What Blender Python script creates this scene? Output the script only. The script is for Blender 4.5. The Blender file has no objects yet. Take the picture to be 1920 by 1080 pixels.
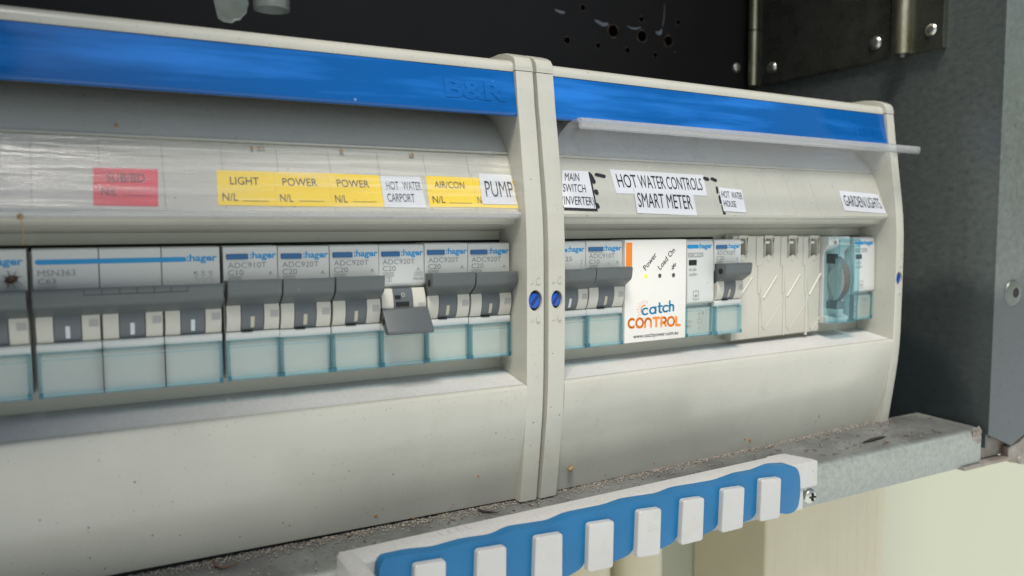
import bpy, bmesh, math, random
from mathutils import Vector, Matrix
random.seed(7)
S = 0.001                      # everything below is written in millimetres
scene = bpy.context.scene
COL = scene.collection

# ------------------------------------------------------------------ camera
def cam_matrix(yaw, pit, roll):
    cy, sy, cp, sp, cr, sr = math.cos(yaw), math.sin(yaw), math.cos(pit), math.sin(pit), math.cos(roll), math.sin(roll)
    fw = Vector((sy*cp, cy*cp, -sp)); r = Vector((cy, -sy, 0)); u = r.cross(fw)
    return cr*r + sr*u, -sr*r + cr*u, fw
CR, CU, CF = cam_matrix(math.radians(28.22), math.radians(4.40), math.radians(-.22))
CPOS = Vector((15.56, -270.62, 5.73))
LENS = 27.64
cd = bpy.data.cameras.new('camera'); cam = bpy.data.objects.new('camera', cd); COL.objects.link(cam)
cam.matrix_world = Matrix(((CR.x, CU.x, -CF.x, CPOS.x*S), (CR.y, CU.y, -CF.y, CPOS.y*S), (CR.z, CU.z, -CF.z, CPOS.z*S), (0, 0, 0, 1)))
cd.lens = LENS; cd.sensor_width = 36; cd.clip_start = 0.005; cd.clip_end = 500
cd.dof.use_dof = True; cd.dof.focus_distance = 0.325; cd.dof.aperture_fstop = 11.0
scene.camera = cam

# ------------------------------------------------------------------ light
SUN_DIR = Vector((-0.24, -0.42, 0.84)).normalized()     # towards the sun: up, in front of the board, a little to the left
SUN_ELEV = math.asin(SUN_DIR.z); SUN_AZ = math.atan2(SUN_DIR.x, SUN_DIR.y)
world = bpy.data.worlds.new('World'); scene.world = world; world.use_nodes = True
wn = world.node_tree.nodes; wl = world.node_tree.links
bg = wn['Background']; bg.inputs['Strength'].default_value = 0.10
sky = wn.new('ShaderNodeTexSky'); sky.sky_type = 'NISHITA'; sky.sun_disc = False
sky.sun_elevation = SUN_ELEV; sky.sun_rotation = SUN_AZ; sky.dust_density = 2.0
# the world around the cabinet: sky above, a band of trees at the horizon, mixed ground below
wtc = wn.new('ShaderNodeTexCoord'); wsx = wn.new('ShaderNodeSeparateXYZ'); wl.new(wtc.outputs['Generated'], wsx.inputs[0])
def wramp(src, a, b_, c, d):
    r = wn.new('ShaderNodeMapRange'); wl.new(src, r.inputs[0])
    for i, v in enumerate((a, b_, c, d)): r.inputs[i+1].default_value = v
    return r.outputs[0]
def wmix(f, a, b_):
    x = wn.new('ShaderNodeMix'); x.data_type = 'RGBA'; wl.new(f, x.inputs[0])
    for i, v in ((6, a), (7, b_)):
        if isinstance(v, tuple): x.inputs[i].default_value = (*v, 1)
        else: wl.new(v, x.inputs[i])
    return x.outputs[2]
wnz = wn.new('ShaderNodeTexNoise'); wnz.inputs['Scale'].default_value = 5; wnz.inputs['Detail'].default_value = 9; wnz.inputs['Roughness'].default_value = .65; wl.new(wtc.outputs['Generated'], wnz.inputs['Vector'])
wn2 = wn.new('ShaderNodeTexNoise'); wn2.inputs['Scale'].default_value = 3.2; wn2.inputs['Detail'].default_value = 6; wl.new(wtc.outputs['Generated'], wn2.inputs['Vector'])
trees = wmix(wramp(wnz.outputs[0], .45, .66, 0, 1), (1.5, 1.9, 1.2), (8.5, 8.8, 7.4))
ground = wmix(wramp(wn2.outputs[0], .5, .62, 0, 1), (7.8, 8.1, 8.5), (13.0, 12.4, 10.8))
wadd = wn.new('ShaderNodeMath'); wadd.operation = 'MULTIPLY_ADD'; wl.new(wn2.outputs[0], wadd.inputs[0]); wadd.inputs[1].default_value = -.55; wl.new(wsx.outputs[2], wadd.inputs[2])
up = wmix(wramp(wadd.outputs[0], -.06, .0, 0, 1), trees, sky.outputs[0])
allw = wmix(wramp(wsx.outputs[2], -.05, -.02, 0, 1), ground, up)
wl.new(allw, bg.inputs['Color'])
sd = bpy.data.lights.new('sun', 'SUN'); sd.energy = 2.3; sd.angle = math.radians(18); sd.color = (1, .96, .88)
sun = bpy.data.objects.new('sun', sd); COL.objects.link(sun)
sun.rotation_euler = SUN_DIR.to_track_quat('Z', 'Y').to_euler(); sun.location = SUN_DIR*2
scene.view_settings.view_transform = 'Standard'; scene.view_settings.look = 'None'
scene.view_settings.exposure = 0.60; scene.view_settings.gamma = 1.0
try: scene.view_settings.use_curve_mapping = False
except Exception: pass

# ------------------------------------------------------------------ frames: L is the world, R the slightly turned right board
PHI = math.radians(3.0); RO = Vector((169.0, 0, 0))
class Frame:
    def __init__(s, o, a): s.o = Vector(o); s.a = a; s.m = Matrix.Rotation(a, 3, 'Z'); s.mi = s.m.inverted()
    def w(s, p): return s.m @ Vector(p) + s.o
    def l(s, p): return s.mi @ (Vector(p) - s.o)
L = Frame((0, 0, 0), 0); R = Frame(RO, PHI)
F_PX = LENS*1920/36
def hit(fr, px, py, p0, n):                      # where the line of sight meets a plane given in the frame's own axes
    d = CR*((px-960)/F_PX) - CU*((py-540)/F_PX) + CF
    d = fr.mi @ d; c = fr.l(CPOS); n = Vector(n)
    return c + d*((Vector(p0)-c).dot(n)/d.dot(n))
def aY(fr, px, py, y): return hit(fr, px, py, (0, y, 0), (0, 1, 0))
def aX(fr, px, py, x): return hit(fr, px, py, (x, 0, 0), (1, 0, 0))
def aZ(fr, px, py, z): return hit(fr, px, py, (0, 0, z), (0, 0, 1))

# ------------------------------------------------------------------ materials
def nmat(name):
    m = bpy.data.materials.new(name); m.use_nodes = True
    nt = m.node_tree; b = nt.nodes['Principled BSDF']; return m, nt.nodes, nt.links, b
def plastic(name, col, rough=.35, bump=.0, bscale=900, specks=0., spcol=(.06, .045, .03), spscale=140, var=.05, streak=0., grime=0., grcol=(.25, .2, .13), spec=.5, dust=0., vscale=35, drips=0.):
    m, N, K, b = nmat(name)
    b.inputs['Roughness'].default_value = rough; b.inputs['Specular IOR Level'].default_value = spec
    tc = N.new('ShaderNodeTexCoord')
    geo = N.new('ShaderNodeNewGeometry')
    cur = None
    rgb = N.new('ShaderNodeRGB'); rgb.outputs[0].default_value = (*col, 1); cur = rgb.outputs[0]
    def mix(fac, a, bcol):
        x = N.new('ShaderNodeMix'); x.data_type = 'RGBA'; K.new(fac, x.inputs[0]); K.new(a, x.inputs[6])
        if isinstance(bcol, tuple): x.inputs[7].default_value = (*bcol, 1)
        else: K.new(bcol, x.inputs[7])
        return x.outputs[2]
    def ramp(src, lo, hi, v0=0., v1=1.):
        r = N.new('ShaderNodeMapRange'); K.new(src, r.inputs[0]); r.inputs[1].default_value = lo; r.inputs[2].default_value = hi
        r.inputs[3].default_value = v0; r.inputs[4].default_value = v1; return r.outputs[0]
    if var:
        n = N.new('ShaderNodeTexNoise'); n.inputs['Scale'].default_value = vscale; n.inputs['Detail'].default_value = 5
        K.new(geo.outputs['Position'], n.inputs['Vector'])
        cur = mix(ramp(n.outputs[0], .35, .75, 0, 1), cur, tuple(c*(1-var*2) for c in col))
    if streak:  # gloss streaks: pale reflections painted into the colour
        mp = N.new('ShaderNodeMapping'); mp.inputs['Scale'].default_value = (14, 60, 150); K.new(geo.outputs['Position'], mp.inputs[0])
        n = N.new('ShaderNodeTexNoise'); n.inputs['Scale'].default_value = 1; n.inputs['Detail'].default_value = 6; K.new(mp.outputs[0], n.inputs['Vector'])
        f = ramp(n.outputs[0], .44, .66, 0, streak)
        cur = mix(f, cur, tuple(min(1, c*1.75+.014) for c in col))
        rr = ramp(n.outputs[0], .3, .75, rough*.75, rough*1.5); K.new(rr, b.inputs['Roughness'])
    if grime:
        n = N.new('ShaderNodeTexNoise'); n.inputs['Scale'].default_value = 60; n.inputs['Detail'].default_value = 8; n.inputs['Roughness'].default_value = .7
        K.new(geo.outputs['Position'], n.inputs['Vector'])
        cur = mix(ramp(n.outputs[0], .56, .72, 0, grime), cur, grcol)
    if drips:                                    # faint run marks and rubbed patches
        mp = N.new('ShaderNodeMapping'); mp.inputs['Scale'].default_value = (150, 150, 16); K.new(geo.outputs['Position'], mp.inputs[0])
        n = N.new('ShaderNodeTexNoise'); n.inputs['Scale'].default_value = 1; n.inputs['Detail'].default_value = 7; n.inputs['Roughness'].default_value = .62; K.new(mp.outputs[0], n.inputs['Vector'])
        cur = mix(ramp(n.outputs[0], .5, .72, 0, drips), cur, (.27, .26, .21))
        v = N.new('ShaderNodeTexVoronoi'); v.inputs['Scale'].default_value = 800; K.new(geo.outputs['Position'], v.inputs['Vector'])
        s3 = N.new('ShaderNodeSeparateColor'); K.new(v.outputs['Color'], s3.inputs[0])
        lt = N.new('ShaderNodeMath'); lt.operation = 'LESS_THAN'; K.new(v.outputs['Distance'], lt.inputs[0]); K.new(ramp(s3.outputs[1], .75, 1.0, 0, .22), lt.inputs[1])
        mu = N.new('ShaderNodeMath'); mu.operation = 'MULTIPLY'; K.new(lt.outputs[0], mu.inputs[0]); mu.inputs[1].default_value = .4
        cur = mix(mu.outputs[0], cur, (.14, .12, .09))
    if dust:                                     # settled dust: only on what faces up
        sx = N.new('ShaderNodeSeparateXYZ'); K.new(geo.outputs['Normal'], sx.inputs[0])
        n = N.new('ShaderNodeTexNoise'); n.inputs['Scale'].default_value = 700; n.inputs['Detail'].default_value = 4
        K.new(geo.outputs['Position'], n.inputs['Vector'])
        mu = N.new('ShaderNodeMath'); mu.operation = 'MULTIPLY'
        K.new(ramp(sx.outputs[2], .5, .95, 0, 1), mu.inputs[0]); K.new(ramp(n.outputs[0], .4, .62, 0, dust), mu.inputs[1])
        cur = mix(mu.outputs[0], cur, (.30, .28, .24))
    if specks:
        v = N.new('ShaderNodeTexVoronoi'); v.inputs['Scale'].default_value = spscale; K.new(geo.outputs['Position'], v.inputs['Vector'])
        s2 = N.new('ShaderNodeSeparateColor'); K.new(v.outputs['Color'], s2.inputs[0])
        th = ramp(s2.outputs[0], .45, 1.0, 0.0, .085)
        lt = N.new('ShaderNodeMath'); lt.operation = 'LESS_THAN'; K.new(v.outputs['Distance'], lt.inputs[0]); K.new(th, lt.inputs[1])
        mu = N.new('ShaderNodeMath'); mu.operation = 'MULTIPLY'; K.new(lt.outputs[0], mu.inputs[0]); mu.inputs[1].default_value = specks
        cur = mix(mu.outputs[0], cur, spcol)
    K.new(cur, b.inputs['Base Color'])
    if bump:
        n = N.new('ShaderNodeTexNoise'); n.inputs['Scale'].default_value = bscale; n.inputs['Detail'].default_value = 3; K.new(geo.outputs['Position'], n.inputs['Vector'])
        bp = N.new('ShaderNodeBump'); bp.inputs['Strength'].default_value = bump; bp.inputs['Distance'].default_value = .0004
        K.new(n.outputs[0], bp.inputs['Height']); K.new(bp.outputs[0], b.inputs['Normal'])
    return m
def metal(name, c1, c2, rough=.4, met=.8, scale=60, stretch=(1, 1, 1), bump=.1, rust=0., bscale=500, topdirt=False, patches=False):
    m, N, K, b = nmat(name)
    geo = N.new('ShaderNodeNewGeometry'); mp = N.new('ShaderNodeMapping'); mp.inputs['Scale'].default_value = stretch
    K.new(geo.outputs['Position'], mp.inputs[0])
    n = N.new('ShaderNodeTexNoise'); n.inputs['Scale'].default_value = scale; n.inputs['Detail'].default_value = 8; n.inputs['Roughness'].default_value = .68
    K.new(mp.outputs[0], n.inputs['Vector'])
    r = N.new('ShaderNodeValToRGB'); r.color_ramp.elements[0].position = .3; r.color_ramp.elements[1].position = .72
    r.color_ramp.elements[0].color = (*c1, 1); r.color_ramp.elements[1].color = (*c2, 1)
    K.new(n.outputs[0], r.inputs[0]); cur = r.outputs[0]
    if rust:
        n3 = N.new('ShaderNodeTexNoise'); n3.inputs['Scale'].default_value = 45; n3.inputs['Detail'].default_value = 9; K.new(geo.outputs['Position'], n3.inputs['Vector'])
        mr = N.new('ShaderNodeMapRange'); K.new(n3.outputs[0], mr.inputs[0]); mr.inputs[1].default_value = .58; mr.inputs[2].default_value = .68; mr.inputs[4].default_value = rust
        x = N.new('ShaderNodeMix'); x.data_type = 'RGBA'; K.new(mr.outputs[0], x.inputs[0]); K.new(cur, x.inputs[6]); x.inputs[7].default_value = (.12, .055, .025, 1); cur = x.outputs[2]
    def mixc(f, a, col):
        x = N.new('ShaderNodeMix'); x.data_type = 'RGBA'; K.new(f, x.inputs[0]); K.new(a, x.inputs[6]); x.inputs[7].default_value = (*col, 1); return x.outputs[2]
    if topdirt:                                  # grime settled on the upper face
        sx = N.new('ShaderNodeSeparateXYZ'); K.new(geo.outputs['Normal'], sx.inputs[0])
        n4 = N.new('ShaderNodeTexNoise'); n4.inputs['Scale'].default_value = 55; n4.inputs['Detail'].default_value = 8; K.new(geo.outputs['Position'], n4.inputs['Vector'])
        a1 = N.new('ShaderNodeMapRange'); K.new(sx.outputs[2], a1.inputs[0]); a1.inputs[1].default_value = .6; a1.inputs[2].default_value = .95
        a2 = N.new('ShaderNodeMapRange'); K.new(n4.outputs[0], a2.inputs[0]); a2.inputs[1].default_value = .3; a2.inputs[2].default_value = .65; a2.inputs[3].default_value = .95; a2.inputs[4].default_value = .5
        mm = N.new('ShaderNodeMath'); mm.operation = 'MULTIPLY'; K.new(a1.outputs[0], mm.inputs[0]); K.new(a2.outputs[0], mm.inputs[1])
        cur = mixc(mm.outputs[0], cur, (.10, .10, .095))
    if patches:                                  # dark reflections and shade low on the sheet, painted into the colour
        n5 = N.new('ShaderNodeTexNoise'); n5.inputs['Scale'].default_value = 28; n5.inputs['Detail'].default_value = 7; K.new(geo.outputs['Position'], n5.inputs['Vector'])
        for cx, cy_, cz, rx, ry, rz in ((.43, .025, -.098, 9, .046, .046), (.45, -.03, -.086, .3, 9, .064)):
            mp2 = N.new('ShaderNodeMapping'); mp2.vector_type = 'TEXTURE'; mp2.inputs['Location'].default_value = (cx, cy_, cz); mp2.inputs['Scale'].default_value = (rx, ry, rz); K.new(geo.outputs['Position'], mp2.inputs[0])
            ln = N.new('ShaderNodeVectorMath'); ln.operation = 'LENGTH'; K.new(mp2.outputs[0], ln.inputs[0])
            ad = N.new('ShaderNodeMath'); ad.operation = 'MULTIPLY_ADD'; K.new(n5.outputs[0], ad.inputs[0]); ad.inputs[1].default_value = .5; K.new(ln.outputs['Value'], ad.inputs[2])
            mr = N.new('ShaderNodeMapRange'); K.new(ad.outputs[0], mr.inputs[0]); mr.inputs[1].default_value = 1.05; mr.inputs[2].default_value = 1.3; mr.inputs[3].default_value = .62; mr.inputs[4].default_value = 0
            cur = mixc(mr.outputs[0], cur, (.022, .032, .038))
    K.new(cur, b.inputs['Base Color']); b.inputs['Metallic'].default_value = met
    rr = N.new('ShaderNodeMapRange'); K.new(n.outputs[0], rr.inputs[0]); rr.inputs[1].default_value = .3; rr.inputs[2].default_value = .7; rr.inputs[3].default_value = rough*.8; rr.inputs[4].default_value = rough*1.25
    K.new(rr.outputs[0], b.inputs['Roughness'])
    n2 = N.new('ShaderNodeTexNoise'); n2.inputs['Scale'].default_value = bscale; n2.inputs['Detail'].default_value = 4; K.new(mp.outputs[0], n2.inputs['Vector'])
    bp = N.new('ShaderNodeBump'); bp.inputs['Strength'].default_value = bump; bp.inputs['Distance'].default_value = .0004; K.new(n2.outputs[0], bp.inputs['Height']); K.new(bp.outputs[0], b.inputs['Normal'])
    return m
def clear(name, tint, rough=.05, ior=1.45, haze=0., streaks=False, hazecol=(.8, .8, .78)):
    m, N, K, b = nmat(name); N.remove(b)
    out = N['Material Output']; geo = N.new('ShaderNodeNewGeometry')
    tr = N.new('ShaderNodeBsdfTransparent'); tr.inputs[0].default_value = (*tint, 1)
    gl = N.new('ShaderNodeBsdfAnisotropic'); gl.inputs['Roughness'].default_value = rough
    lw = N.new('ShaderNodeLayerWeight'); lw.inputs[0].default_value = .5; fr = lw       # Schlick, the same from both sides of the sheet
    pw = N.new('ShaderNodeMath'); pw.operation = 'POWER'; K.new(lw.outputs['Facing'], pw.inputs[0]); pw.inputs[1].default_value = 5
    f0 = ((ior-1)/(ior+1))**2
    sc = N.new('ShaderNodeMath'); sc.operation = 'MULTIPLY_ADD'; K.new(pw.outputs[0], sc.inputs[0]); sc.inputs[1].default_value = (1-f0)*.8; sc.inputs[2].default_value = f0
    base = tr.outputs[0]
    if haze:
        df = N.new('ShaderNodeBsdfDiffuse'); df.inputs[0].default_value = (*hazecol, 1)
        hz = N.new('ShaderNodeMixShader'); hz.inputs[0].default_value = haze
        K.new(tr.outputs[0], hz.inputs[1]); K.new(df.outputs[0], hz.inputs[2]); base = hz.outputs[0]
        if streaks:  # hazy scratches and reflected streaks, painted as pale diffuse bands
            mp = N.new('ShaderNodeMapping'); mp.inputs['Scale'].default_value = (18, 60, 500); K.new(geo.outputs['Position'], mp.inputs[0])
            n = N.new('ShaderNodeTexNoise'); n.inputs['Scale'].default_value = 1; n.inputs['Detail'].default_value = 7; n.inputs['Distortion'].default_value = .6; K.new(mp.outputs[0], n.inputs['Vector'])
            mr = N.new('ShaderNodeMapRange'); K.new(n.outputs[0], mr.inputs[0]); mr.inputs[1].default_value = .44; mr.inputs[2].default_value = .70; mr.inputs[3].default_value = 0; mr.inputs[4].default_value = haze*3.5
            K.new(mr.outputs[0], hz.inputs[0])
            bp = N.new('ShaderNodeBump'); bp.inputs['Strength'].default_value = .6; bp.inputs['Distance'].default_value = .0008; K.new(n.outputs[0], bp.inputs['Height'])
            K.new(bp.outputs[0], gl.inputs['Normal']); K.new(bp.outputs[0], fr.inputs['Normal'])
    mx = N.new('ShaderNodeMixShader'); K.new(sc.outputs[0], mx.inputs[0]); K.new(base, mx.inputs[1]); K.new(gl.outputs[0], mx.inputs[2]); K.new(mx.outputs[0], out.inputs[0])
    return m
def flat(name, col, rough=.6, emit=0.):
    m, N, K, b = nmat(name); b.inputs['Base Color'].default_value = (*col, 1); b.inputs['Roughness'].default_value = rough
    if emit: b.inputs['Emission Color'].default_value = (*col, 1); b.inputs['Emission Strength'].default_value = emit
    return m
M = {}
M['case'] = plastic('case_plastic', (.465, .46, .395), .21, bump=.03, specks=.8, var=.04, grime=.14, grcol=(.24, .21, .15), dust=.25, spscale=250, drips=.05)
M['case2'] = plastic('case_plastic_inner', (.45, .455, .395), .28, bump=.03, var=.03, grime=.18)
M['floor'] = plastic('case_plastic_dusty', (.52, .52, .50), .5, bump=.1, specks=.85, var=.05, spscale=330, grime=.15, grcol=(.24, .23, .20), dust=.2)
M['blue'] = plastic('blue_gloss', (.0, .080, .285), .11, bump=.02, var=.0, streak=1.0, specks=.4, spcol=(.3, .4, .6), spscale=90, spec=.36)
M['knob'] = plastic('blue_knob', (.0, .07, .40), .3, var=0)
M['knobslot'] = flat('blue_knob_slot', (.0, .02, .12), .5)
M['white'] = plastic('breaker_white', (.53, .545, .52), .36, bump=.02, var=.02, specks=.25, spscale=120)
M['cream'] = plastic('breaker_cream', (.50, .49, .425), .36, var=.02)
M['grey'] = plastic('toggle_grey', (.088, .100, .100), .40, bump=.08, bscale=1500, var=.08, specks=.4, spcol=(.3, .3, .3), spscale=260)
M['grey2'] = plastic('drum_grey', (.095, .11, .118), .34, var=.05)
M['dark'] = flat('dark_gap', (.008, .008, .008), .8)
M['teal'] = flat('print_teal', (.0, .235, .50), .4)
M['bluebtn'] = plastic('button_blue', (.01, .10, .26), .3, var=.05)
M['print'] = flat('print_grey', (.17, .18, .19), .6)
M['black'] = flat('print_black', (.012, .012, .013), .55)
M['whiteprint'] = flat('print_white', (.55, .58, .6), .5)
M['creamprint'] = flat('print_cream', (.45, .42, .32), .5)
M['clearblue'] = clear('clear_cyan', (.962, .982, .978), .04, ior=1.55)
M['rimblue'] = clear('clear_cyan_edge', (.80, .925, .95), .05, haze=.05, hazecol=(.3, .62, .72), ior=1.6)
M['rimdark'] = clear('clear_cyan_hinge', (.40, .70, .78), .08, haze=.06, hazecol=(.1, .4, .5))
M['insert'] = plastic('insert_pale', (.41, .44, .40), .5, var=.04)
M['tealclear'] = clear('clear_teal', (.85, .945, .96), .05, haze=.012, hazecol=(.12, .5, .6))
M['coverclear'] = clear('clear_cover', (.995, .995, .992), .10, haze=.034, streaks=True, ior=1.65, hazecol=(.9, .9, .84))
M['flapclear'] = clear('clear_flap', (.975, .98, .985), .04, haze=.07, ior=1.35, hazecol=(.75, .76, .78))
M['clipclear'] = clear('clear_clip', (.80, .83, .82), .08, haze=.12, ior=1.5, hazecol=(.6, .65, .62))
M['yellow'] = plastic('sticker_yellow', (.80, .575, .01), .5, var=.03)
M['red'] = plastic('sticker_red', (.66, .045, .05), .5, var=.05)
M['paper'] = plastic('sticker_white', (.60, .61, .63), .5, var=.02)
M['orange'] = flat('print_orange', (.78, .22, .01), .5)
M['catchblue'] = flat('print_catch_blue', (.0, .19, .36), .5)
M['devwhite'] = plastic('device_white', (.72, .705, .655), .4, var=.015)
M['led'] = flat('led_green', (.35, 1.0, .02), .4, emit=1.6)
M['ledoff'] = flat('led_off', (.06, .055, .05), .4)
M['blank'] = plastic('blank_cream', (.50, .485, .41), .42, bump=.03, var=.02)
M['board'] = plastic('board_black', (.0115, .0098, .0095), .5, bump=.3, bscale=1200, var=.1, specks=.4, spcol=(.12, .12, .12), spscale=60, spec=.25)
M['galv'] = metal('galvanised_dark', (.10, .115, .105), (.17, .185, .165), .34, .75, 90, (1, 1, 1), .12)
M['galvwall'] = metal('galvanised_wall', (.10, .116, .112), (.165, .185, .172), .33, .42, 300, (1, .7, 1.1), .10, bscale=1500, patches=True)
M['ledge'] = metal('galvanised_ledge', (.20, .22, .20), (.33, .355, .32), .5, .25, 420, (1, 1, 1), .3, bscale=1200, topdirt=True)
M['brass'] = metal('passivated_hinge', (.34, .30, .18), (.56, .52, .40), .30, .9, 180, (1, 1, .3), .1)
M['plate'] = metal('hinge_plate_steel', (.11, .115, .095), (.18, .185, .155), .28, .8, 70, (1, 1, 1), .08)
M['rivet'] = metal('rivet_zinc', (.40, .41, .36), (.62, .62, .55), .3, .9, 300)
M['rusty'] = metal('rusty_steel', (.16, .13, .10), (.30, .29, .26), .6, .3, 120, rust=1.)
M['combwhite'] = plastic('comb_white', (.43, .43, .41), .34, bump=.05, specks=.7, var=.05, spscale=260, grime=.2, dust=.25)
M['combblue'] = plastic('comb_blue', (.001, .115, .27), .36, bump=.10, bscale=1600, specks=.6, spcol=(.18, .14, .12), spscale=260, var=.08, spec=.4)
M['render'] = plastic('wall_render', (.43, .44, .335), .85, bump=.8, bscale=420, var=.0)
M['duct'] = plastic('duct_cream', (.56, .51, .35), .4, var=.03)
M['grit'] = plastic('grit', (.40, .35, .28), .9, var=.3)
M['lipclear'] = clear('clear_lip', (.95, .96, .97), .06, haze=.30, ior=1.6, hazecol=(.58, .58, .57))
M['notch'] = flat('notch_grey', (.34, .34, .32), .5)
M['grit2'] = plastic('grit_pale', (.36, .32, .265), .9, var=.42, vscale=1100)
M['twig'] = plastic('twig_brown', (.13, .07, .04), .8, var=.3)
M['bark_and_slot'] = flat('bark_and_slot_dark', (.02, .014, .01), .8)
M['bug'] = plastic('bug_brown', (.09, .035, .015), .45, var=.3)
M['fleck'] = flat('fleck_rust', (.35, .15, .02), .7)
M['tan'] = plastic('stain_tan', (.34, .22, .10), .8, var=.2)
M['silk'] = flat('web_silk', (.35, .2, .1), .7)
M['scuff'] = flat('scuff_grey', (.16, .18, .20), .6)
M['rawedge'] = flat('drilled_rim', (.075, .05, .03), .8)

# ------------------------------------------------------------------ building helpers
def thing(name, label, cat, fr, base=(0, 0, 0), group=None):
    o = bpy.data.objects.new(name, None); COL.objects.link(o); o.empty_display_size = .01
    o.location = fr.w(base)*S; o.rotation_euler = (0, 0, fr.a)
    o['label'] = label; o['category'] = cat
    if group: o['group'] = group
    o['_b'] = [float(c) for c in base]
    return o
def mk(name, bm, mat, parent=None, off=None, smooth=False, label=None, norm=True):
    if norm: bmesh.ops.recalc_face_normals(bm, faces=bm.faces)
    if off is None and parent is not None and '_b' in parent: off = parent['_b']
    if off is not None:
        ov = Vector(off)
        for v in bm.verts: v.co -= ov
    for v in bm.verts: v.co *= S
    me = bpy.data.meshes.new(name); bm.to_mesh(me); bm.free()
    me.materials.append(mat)
    if smooth:
        for p in me.polygons: p.use_smooth = True
        try: me.set_sharp_from_angle(angle=math.radians(35))
        except Exception: pass
    o = bpy.data.objects.new(name, me); COL.objects.link(o)
    if parent is not None: o.parent = parent
    if label: o['label'] = label
    return o
def sub(name, bm, mat, part, root, **k):             # a sub-part: parented to a part, written in the root's frame
    o = mk(name, bm, mat, None, off=root['_b'], **k); o.parent = part; return o
def nb(): return bmesh.new()
def bev(bm, geom_edges, w, seg=2):
    if geom_edges: bmesh.ops.bevel(bm, geom=geom_edges, offset=w, segments=seg, profile=.6, affect='EDGES', clamp_overlap=True)
def box(bm, x0, x1, y0, y1, z0, z1, b=0, seg=2):
    t = bmesh.new()
    vs = [t.verts.new((x, y, z)) for x in (x0, x1) for y in (y0, y1) for z in (z0, z1)]
    for f in ((0, 1, 3, 2), (4, 6, 7, 5), (0, 4, 5, 1), (2, 3, 7, 6), (0, 2, 6, 4), (1, 5, 7, 3)): t.faces.new([vs[i] for i in f])
    bmesh.ops.recalc_face_normals(t, faces=t.faces)
    if b: bev(t, list(t.edges), b, seg)
    merge(bm, t)
def merge(bm, t):
    me = bpy.data.meshes.new('tmp'); t.to_mesh(me); t.free(); bm.from_mesh(me); bpy.data.meshes.remove(me)
def prism(bm, prof, x0, x1, b=0, seg=2, only=None):    # profile in (y, z) pushed along x
    t = bmesh.new(); n = len(prof)
    a = [t.verts.new((x0, y, z)) for y, z in prof]; c = [t.verts.new((x1, y, z)) for y, z in prof]
    t.faces.new(a); t.faces.new(list(reversed(c)))
    for i in range(n): t.faces.new([a[i], c[i], c[(i+1) % n], a[(i+1) % n]])
    bmesh.ops.recalc_face_normals(t, faces=t.faces)
    if b:
        es = [e for e in t.edges if only is None or all(only(v.co) for v in e.verts)]
        bev(t, es, b, seg)
    merge(bm, t)
def slab(bm, pts, y0, y1, b=0, seg=2):                # outline in (x, z), y0 the front
    t = bmesh.new(); n = len(pts)
    a = [t.verts.new((x, y0, z)) for x, z in pts]; c = [t.verts.new((x, y1, z)) for x, z in pts]
    f0 = t.faces.new(a); t.faces.new(list(reversed(c)))
    for i in range(n): t.faces.new([a[i], c[i], c[(i+1) % n], a[(i+1) % n]])
    bmesh.ops.recalc_face_normals(t, faces=t.faces)
    if b: bev(t, list(f0.edges), b, seg)
    merge(bm, t)
def round_poly(pts, r, n=4):                          # the same outline with its corners rounded
    out = []; m = len(pts)
    for i in range(m):
        p = Vector(pts[i]); a = Vector(pts[i-1])-p; c = Vector(pts[(i+1) % m])-p
        q = min(r, a.length*.45, c.length*.45); a = p+a.normalized()*q; c = p+c.normalized()*q
        for k in range(n+1):
            t = k/n; w = (1-t)**2*a + 2*t*(1-t)*p + t*t*c; out.append((w.x, w.y))
    return out
def quad3(bm, ps): bm.faces.new([bm.verts.new(p) for p in ps])
def tube(bm, pts, r, n=8, close=True):
    pts = [Vector(p) for p in pts]; rings = []
    for i, p in enumerate(pts):
        d = (pts[min(i+1, len(pts)-1)] - pts[max(i-1, 0)]).normalized()
        u = d.cross(Vector((0, 0, 1)));
        if u.length < 1e-4: u = d.cross(Vector((1, 0, 0)))
        u.normalize(); v = d.cross(u)
        rr = r[i] if isinstance(r, (list, tuple)) else r
        rings.append([bm.verts.new(p + (u*math.cos(2*math.pi*k/n) + v*math.sin(2*math.pi*k/n))*rr) for k in range(n)])
    for a, c in zip(rings, rings[1:]):
        for k in range(n): bm.faces.new([a[k], a[(k+1) % n], c[(k+1) % n], c[k]])
    if close: bm.faces.new(list(reversed(rings[0]))); bm.faces.new(rings[-1])
def disc(bm, c, n, r0, r1, h, dome=0., seg=20, ell=1.):    # a low cylinder with a domed top, axis n
    n = Vector(n).normalized(); u = n.cross(Vector((0, 0, 1)));
    if u.length < 1e-3: u = Vector((1, 0, 0))
    u.normalize(); v = n.cross(u); c = Vector(c)
    lv = [(r0, 0), (r1, h)]
    if dome: lv += [(r1*math.cos(a), h+dome*math.sin(a)) for a in (math.radians(25), math.radians(50), math.radians(72))]
    rings = [[bm.verts.new(c + n*hh + (u*math.cos(2*math.pi*k/seg) + v*ell*math.sin(2*math.pi*k/seg))*rr) for k in range(seg)] for rr, hh in lv]
    for a, d in zip(rings, rings[1:]):
        for k in range(seg): bm.faces.new([a[k], a[(k+1) % seg], d[(k+1) % seg], d[k]])
    bm.faces.new(list(reversed(rings[0]))); bm.faces.new(rings[-1])
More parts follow.
